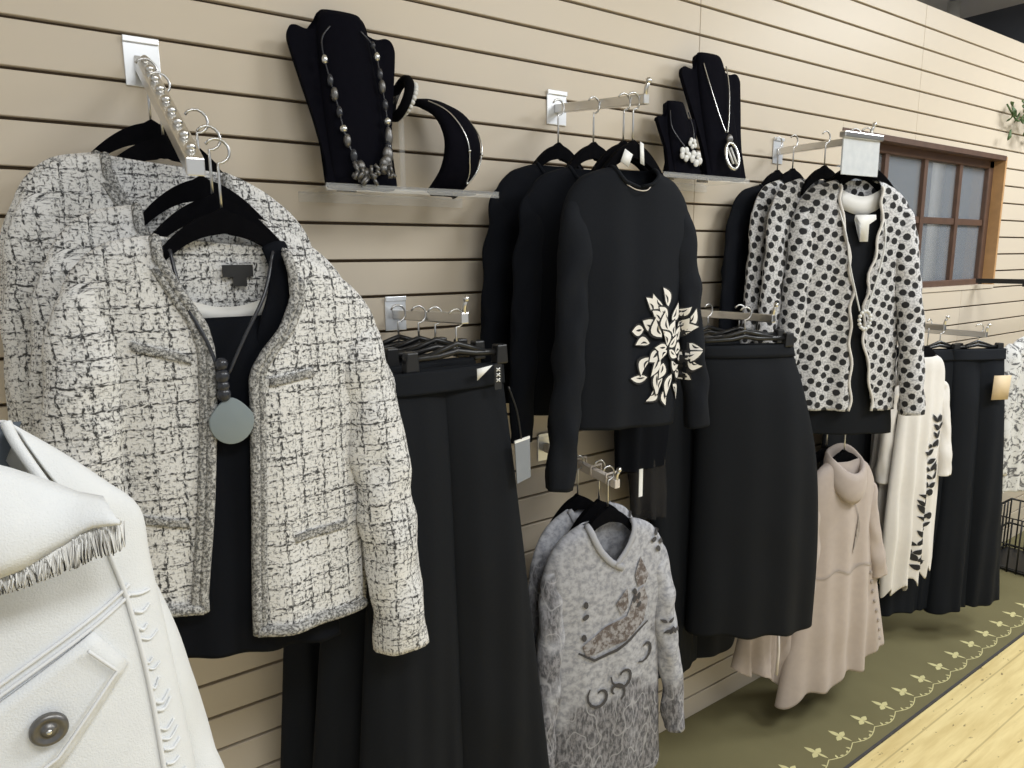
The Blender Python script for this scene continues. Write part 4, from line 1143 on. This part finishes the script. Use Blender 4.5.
# curved collar stand with a fine chain
CH, CR = (.795, -.100, Z1), 30
def choker_stand():
    t = thing('choker_stand', 'curved black velvet collar stand with a fine chain, right end of the upper left shelf', 'display stand', CH, CR)
    # a padded tongue that rises from its foot, bulges forward and curls back over the top
    prof = catmull([(.012, .0, .046), (-.030, .045, .056), (-.042, .100, .058), (-.016, .150, .048), (.030, .178, .034), (.060, .188, .020)], 6)   # (local y, z, half width)
    def P(i, q, out=0):
        y, z, w = prof[i]; a, b = prof[max(i-1, 0)], prof[min(i+1, len(prof)-1)]
        ty, tz = b[0]-a[0], b[1]-a[1]; l = math.hypot(ty, tz) or 1
        return (w*q, y+.030*q*q-tz/l*out*1.0, z+ty/l*out)
    bm = bmesh.new(); rings = []
    for i in range(len(prof)):
        Q = [-1+2*k/14 for k in range(15)]
        rings.append([bm.verts.new(P(i, q, .007)) for q in Q]+[bm.verts.new(P(i, q, -.007)) for q in Q[::-1]])
    for A_, B_ in zip(rings, rings[1:]):
        for k in range(30): bm.faces.new((A_[k], A_[(k+1) % 30], B_[(k+1) % 30], B_[k]))
    bm.faces.new(rings[0]); bm.faces.new(rings[-1])
    obj('velvet_collar', bm, 'velvet_soft', t)
    bm = bmesh.new(); box(bm, -.05, .05, -.02, .045, 0, .006); o = obj('foot', bm, 'velvet_soft', t, smooth=False); bev(o, .003)
    bm = bmesh.new(); pts = []
    for k in range(25):
        q = -.92+1.84*k/24; i = int(4+(len(prof)-9)*abs(q)**1.6); pts.append(P(i, q, .010))
    tube(bm, catmull(pts, 3), .0016, 6)
    for k in (6, 12, 18): sphere(bm, pts[k], .0034, (1, 1, 1), 8, 6)
    n = tag(obj('chain_necklace', bm, 'bead_silver', loc=CH), 'fine silver chain around the curved collar stand', 'necklace'); n.rotation_euler[2] = math.radians(CR)
choker_stand()
# pendant on the tall bust
t = thing('oval_pendant_necklace', 'thin silver chain with an oval pendant on the tall middle bust', 'necklace', B2.location, -8)
for s in (-1, 1):
    bm = bmesh.new(); tube(bm, [lean_pt(x, z*1.13, o) for x, z, o in catmull([(s*.040, .275, .020), (s*.034, .22, .025), (s*.018, .15, .026), (s*.003, .105, .026)], 6)], .0016, 6); obj('chain', bm, 'bead_silver', t)
bm = bmesh.new()
tube(bm, [lean_pt(.022*math.sin(a), .052+.036*math.cos(a), .032) for a in (2*PI*k/22 for k in range(22))], .0045, 8, closed=True); obj('oval_ring', bm, 'bead_silver', t)
bm = bmesh.new(); sphere(bm, lean_pt(0, .098, .032), .011, (1, .6, 1.2)); obj('bead', bm, 'bronze', t)
bm = bmesh.new()
for dx in (-.008, .004): tube(bm, [lean_pt(dx-.006, .075, .033), lean_pt(dx+.008, .03, .033)], .003, 6)
obj('twig', bm, 'bead_pearl', t)
# silver flowers on the short bust
t = thing('flower_necklace', 'silver flower cluster necklace on the short middle bust', 'necklace', B3.location, -8)
for s in (-1, 1):
    bm = bmesh.new(); tube(bm, [lean_pt(x, z, o) for x, z, o in catmull([(s*.03, .17, .016), (s*.035, .12, .02), (.012+s*.012, .07, .02)], 6)], .0016, 6); obj('chain', bm, 'bead_dark', t)
for fx, fz, R in ((-.008, .052, .018), (.026, .042, .020), (.022, .082, .014)):
    bm = bmesh.new()
    for k in range(5):
        a = 2*PI*k/5+fx*30; p = lean_pt(fx+R*.62*math.cos(a), fz+R*.62*math.sin(a), .024); sphere(bm, p, R*.45, (1, .45, 1.15), 10, 6)
    sphere(bm, lean_pt(fx, fz, .030), R*.22, (1, .6, 1), 8, 6); obj('flower', bm, 'bead_pearl', t)

# ------------------------------------------------------------------ WHITE DENIM JACKET, near left
def denim():
    t = thing('denim_jacket', 'white denim jacket with frayed collar and metal button, close at the lower left', 'jacket', (-.075, -.925, 1.40), 0)
    R = [(.067, .040), (.091, .018), (.112, -.004), (.130, -.026), (.133, -.060), (.138, -.110), (.143, -.165), (.149, -.235), (.155, -.35), (.158, -.50)]
    D = [.020, .026, .030, .030, .033, .036, .038, .040, .042, .044]
    keys = [(-.06-u, z, u, z, d) for (u, z), d in zip(R, D)]
    g = [(.05, -.127, .067), (.030, -.120, .074), (.012, -.115, .082), (-.004, -.10, .090), (-.018, -.07, .098), (-.030, -.05, .07), (-.06, -.03, -.03)]
    b = Body(keys, lambda z: lerp(g, z) if z > -.06 else None, fold=(.001, .006, 10), seed=81, back=.7, step=.006)
    bm = bmesh.new(); b.build(bm); body = obj('body', bm, 'white_denim', t); solid(body, .002)
    # sleeves hanging behind the side seams
    for s in (-1, 1):
        bm = bmesh.new()
        c = lambda u: -.03+s*(u+.03)
        sleeve(bm, [(c(.105), -.012, -.045), (c(.120), -.020, -.09), (c(.134), -.026, -.15), (c(.146), -.030, -.23), (c(.160), -.03, -.34), (c(.170), -.03, -.48)],
               [(.012, .016), (.018, .020), (.018, .022), (.020, .022), (.026, .024), (.03, .026)], 4, .002)
        o = obj('sleeve', bm, 'white_denim', t); solid(o, .002)
    bv = bvh_of(body)
    K = .912
    fu = lambda u: (u-.075)*K+.075
    fz = lambda z: (z-.13)*K+.13
    # blue grey lining inside the neck
    bm = bmesh.new()
    P = [[bm.verts.new((-.03+(.104-.020*j+.01*j*j)*q/8, .006-.016*j*(1-abs(q)/8)-.004, .044-.022*j-.006*abs(q)/8)) for q in range(-8, 9)] for j in range(4)]
    for A_, B_ in zip(P, P[1:]):
        for k in range(16): bm.faces.new((A_[k], A_[k+1], B_[k+1], B_[k]))
    o = obj('lining', bm, 'lining_blue', t); o['label'] = 'blue grey lining inside the neck'; solid(o, .0015)
    # standing collar edge, then the folded collar leaf with a frayed edge, right and left
    for s in (1, -1):
        c = lambda u: -.03+s*(u+.03)
        bm = bmesh.new(); tube(bm, catmull([(c(.0665), -.006, .040), (c(.071), -.012, .026), (c(.084), -.026, -.001), (c(.094), -.036, -.014), (c(.100), -.040, -.021)], 6), .0030, 8, flat=(1, .8))
        obj('collar_stand', bm, 'white_denim', t)
        up_ = [(c(.000), .018), (c(.040), .018), (c(.061), .010), (c(.085), -.006), (c(.098), -.015), (c(.112), -.020)]
        lo_ = [(c(.118), -.034), (c(.101), -.034), (c(.088), -.042), (c(.078), -.046), (c(.066), -.051), (c(.054), -.053), (c(.03), -.056), (c(.0), -.062)]
        sc = lambda L: [(c((-.03+s*(u+.03)-.075)*.888+.075), (z-.13)*.888+.13) for u, z in L]
        up_, lo_ = sc(up_), sc(lo_)
        bm = bmesh.new()
        m_ = 16
        def along(L, f):
            x = f*(len(L)-1); i = min(int(x), len(L)-2); q = x-i; return (L[i][0]+(L[i+1][0]-L[i][0])*q, L[i][1]+(L[i+1][1]-L[i][1])*q)
        rows = []
        for j in range(7):
            row = []
            for k in range(m_+1):
                a = along(up_, k/m_); d = along(lo_[::-1], k/m_); q = j/6
                x = a[0]+(d[0]-a[0])*q; z = a[1]+(d[1]-a[1])*q
                row.append(bm.verts.new((x, -.034-.020*math.sin(q*1.9)-.004*k/m_+.003*math.sin(x*90), z)))
            rows.append(row)
        for A_, B_ in zip(rows, rows[1:]):
            for k in range(m_): bm.faces.new((A_[k], A_[k+1], B_[k+1], B_[k]))
        o = obj('collar', bm, 'white_denim', t); solid(o, .003)
        bm = bmesh.new(); rs = random.Random(5)
        for k in range(260):
            p = along(lo_[::-1], rs.random()); y = -.052
            q = (p[0]+rs.uniform(-.004, .004), y+rs.uniform(-.004, .004), p[1]-rs.uniform(.0005, .0030))
            tube(bm, [(p[0], y, p[1]+.002), ((p[0]+q[0])/2, y-.001, (p[1]+q[1])/2+.001), q], .0005, 5)
        o = obj('frayed_edge', bm, 'lining_white', o); o['kind'] = 'stuff'
    # yoke seam, armhole seam, pocket flap with button, right and left
    def onb(u, z, off=.001):
        h = bv.ray_cast(Vector((u, -.5, z)), Vector((0, 1, 0))); return (u, (h[0].y if h[0] else -.03)-off, z)
    def seam(pts, r=.0011):
        bm = bmesh.new(); tube(bm, [onb(*p) for p in catmull(pts, 8)], r, 6); return bm
    for s in (1, -1):
        c = lambda u: -.03+s*(fu(u)+.03)
        for dz in (0, -.006):
            obj('yoke_seam', seam([(c(.0), fz(-.150)+dz), (c(.045), fz(-.126)+dz), (c(.10), fz(-.100)+dz), (c(.122), fz(-.088)+dz)], .0012), 'denim_stitch', t)
        obj('armhole_seam', seam([(c(.108), fz(-.03)), (c(.112), fz(-.06)), (c(.120), fz(-.10)), (c(.127), fz(-.16)), (c(.131), fz(-.24)), (c(.133), fz(-.34))], .0016), 'denim_stitch', t)
        rs = random.Random(2)
        for k in range(14):
            z = -.098-.011*k+rs.uniform(-.003, .003); u = .122+.0009*k; w_ = rs.uniform(.006, .013)
            obj('pucker', seam([(c(u), fz(z)), (c(u+w_*.5), fz(z-rs.uniform(.002, .006))), (c(u+w_), fz(z+rs.uniform(-.003, .002)))], rs.uniform(.0006, .0012)), 'white_denim', t)
        fp = [(c(-.01), fz(-.160)), (c(.045), fz(-.136)), (c(.098), fz(-.110)), (c(.116), fz(-.140)), (c(.072), fz(-.190)), (c(.02), fz(-.215)), (c(-.02), fz(-.19))]
        bm = bmesh.new(); decal(bm, bv, fp, .0035, .012); fl = obj('pocket_flap', bm, 'white_denim', t, recalc=False); solid(fl, .003, 1)
        fb = bvh_of(fl)
        ins = [(c(.093), fz(-.119)), (c(.108), fz(-.140)), (c(.070), fz(-.182)), (c(.02), fz(-.205))]
        bm = bmesh.new()
        pts = []
        for a, b_ in zip(ins, ins[1:]):
            for k in range(8): pts.append((a[0]+(b_[0]-a[0])*k/8, a[1]+(b_[1]-a[1])*k/8))
        tube(bm, [(u, onb(u, z)[1]-.0062, z) for u, z in pts], .0011, 6); obj('flap_stitch', bm, 'denim_stitch', fl)
        p = onb(c(.067), fz(-.161), .0068); bm = bmesh.new()
        lathe(bm, [(.0098, .001), (.0098, -.0012), (.0086, -.0028), (.0070, -.0030), (.0055, -.0016), (.0040, -.0016), (.0034, -.0030), (.0014, -.0036), (.0005, -.0036)], axis='y', seg=28)
        bt = obj('button', bm, 'bronze', fl, p); bt['label'] = 'dark metal button'
        bm = bmesh.new(); sphere(bm, (0, -.0036, 0), .0017, (1, .6, 1), 10, 6); obj('button_pip', bm, 'bead_silver', fl, p)
    return t
denim()

# ------------------------------------------------------------------ LIGHT
def area(name, loc, size, power, col=(.95, .98, 1), rot=(0, 0, 0)):
    l = bpy.data.lights.new(name, 'AREA'); l.shape = 'RECTANGLE'; l.size, l.size_y = size; l.energy = power; l.color = col
    o = bpy.data.objects.new(name, l); C.objects.link(o); o.location = loc; o.rotation_euler = rot; return o
area('ceiling_lamp', (.4, -2.3, 2.96), (1.2, .6), 35)
area('ceiling_lamp', (2.4, -2.0, 2.96), (1.2, .6), 62)
area('ceiling_lamp', (4.2, -1.3, 2.96), (1.2, .6), 70)
area('ceiling_lamp', (3.0, 1.2, 2.96), (1.2, .6), 40)
w = bpy.data.worlds.new('world'); bpy.context.scene.world = w; w.use_nodes = True
w.node_tree.nodes['Background'].inputs[0].default_value = (.95, .98, 1, 1); w.node_tree.nodes['Background'].inputs[1].default_value = .58
vs = bpy.context.scene.view_settings
vs.view_transform = 'Standard'; vs.look = 'None'; vs.gamma = 1; vs.use_curve_mapping = False; vs.exposure = -0.12
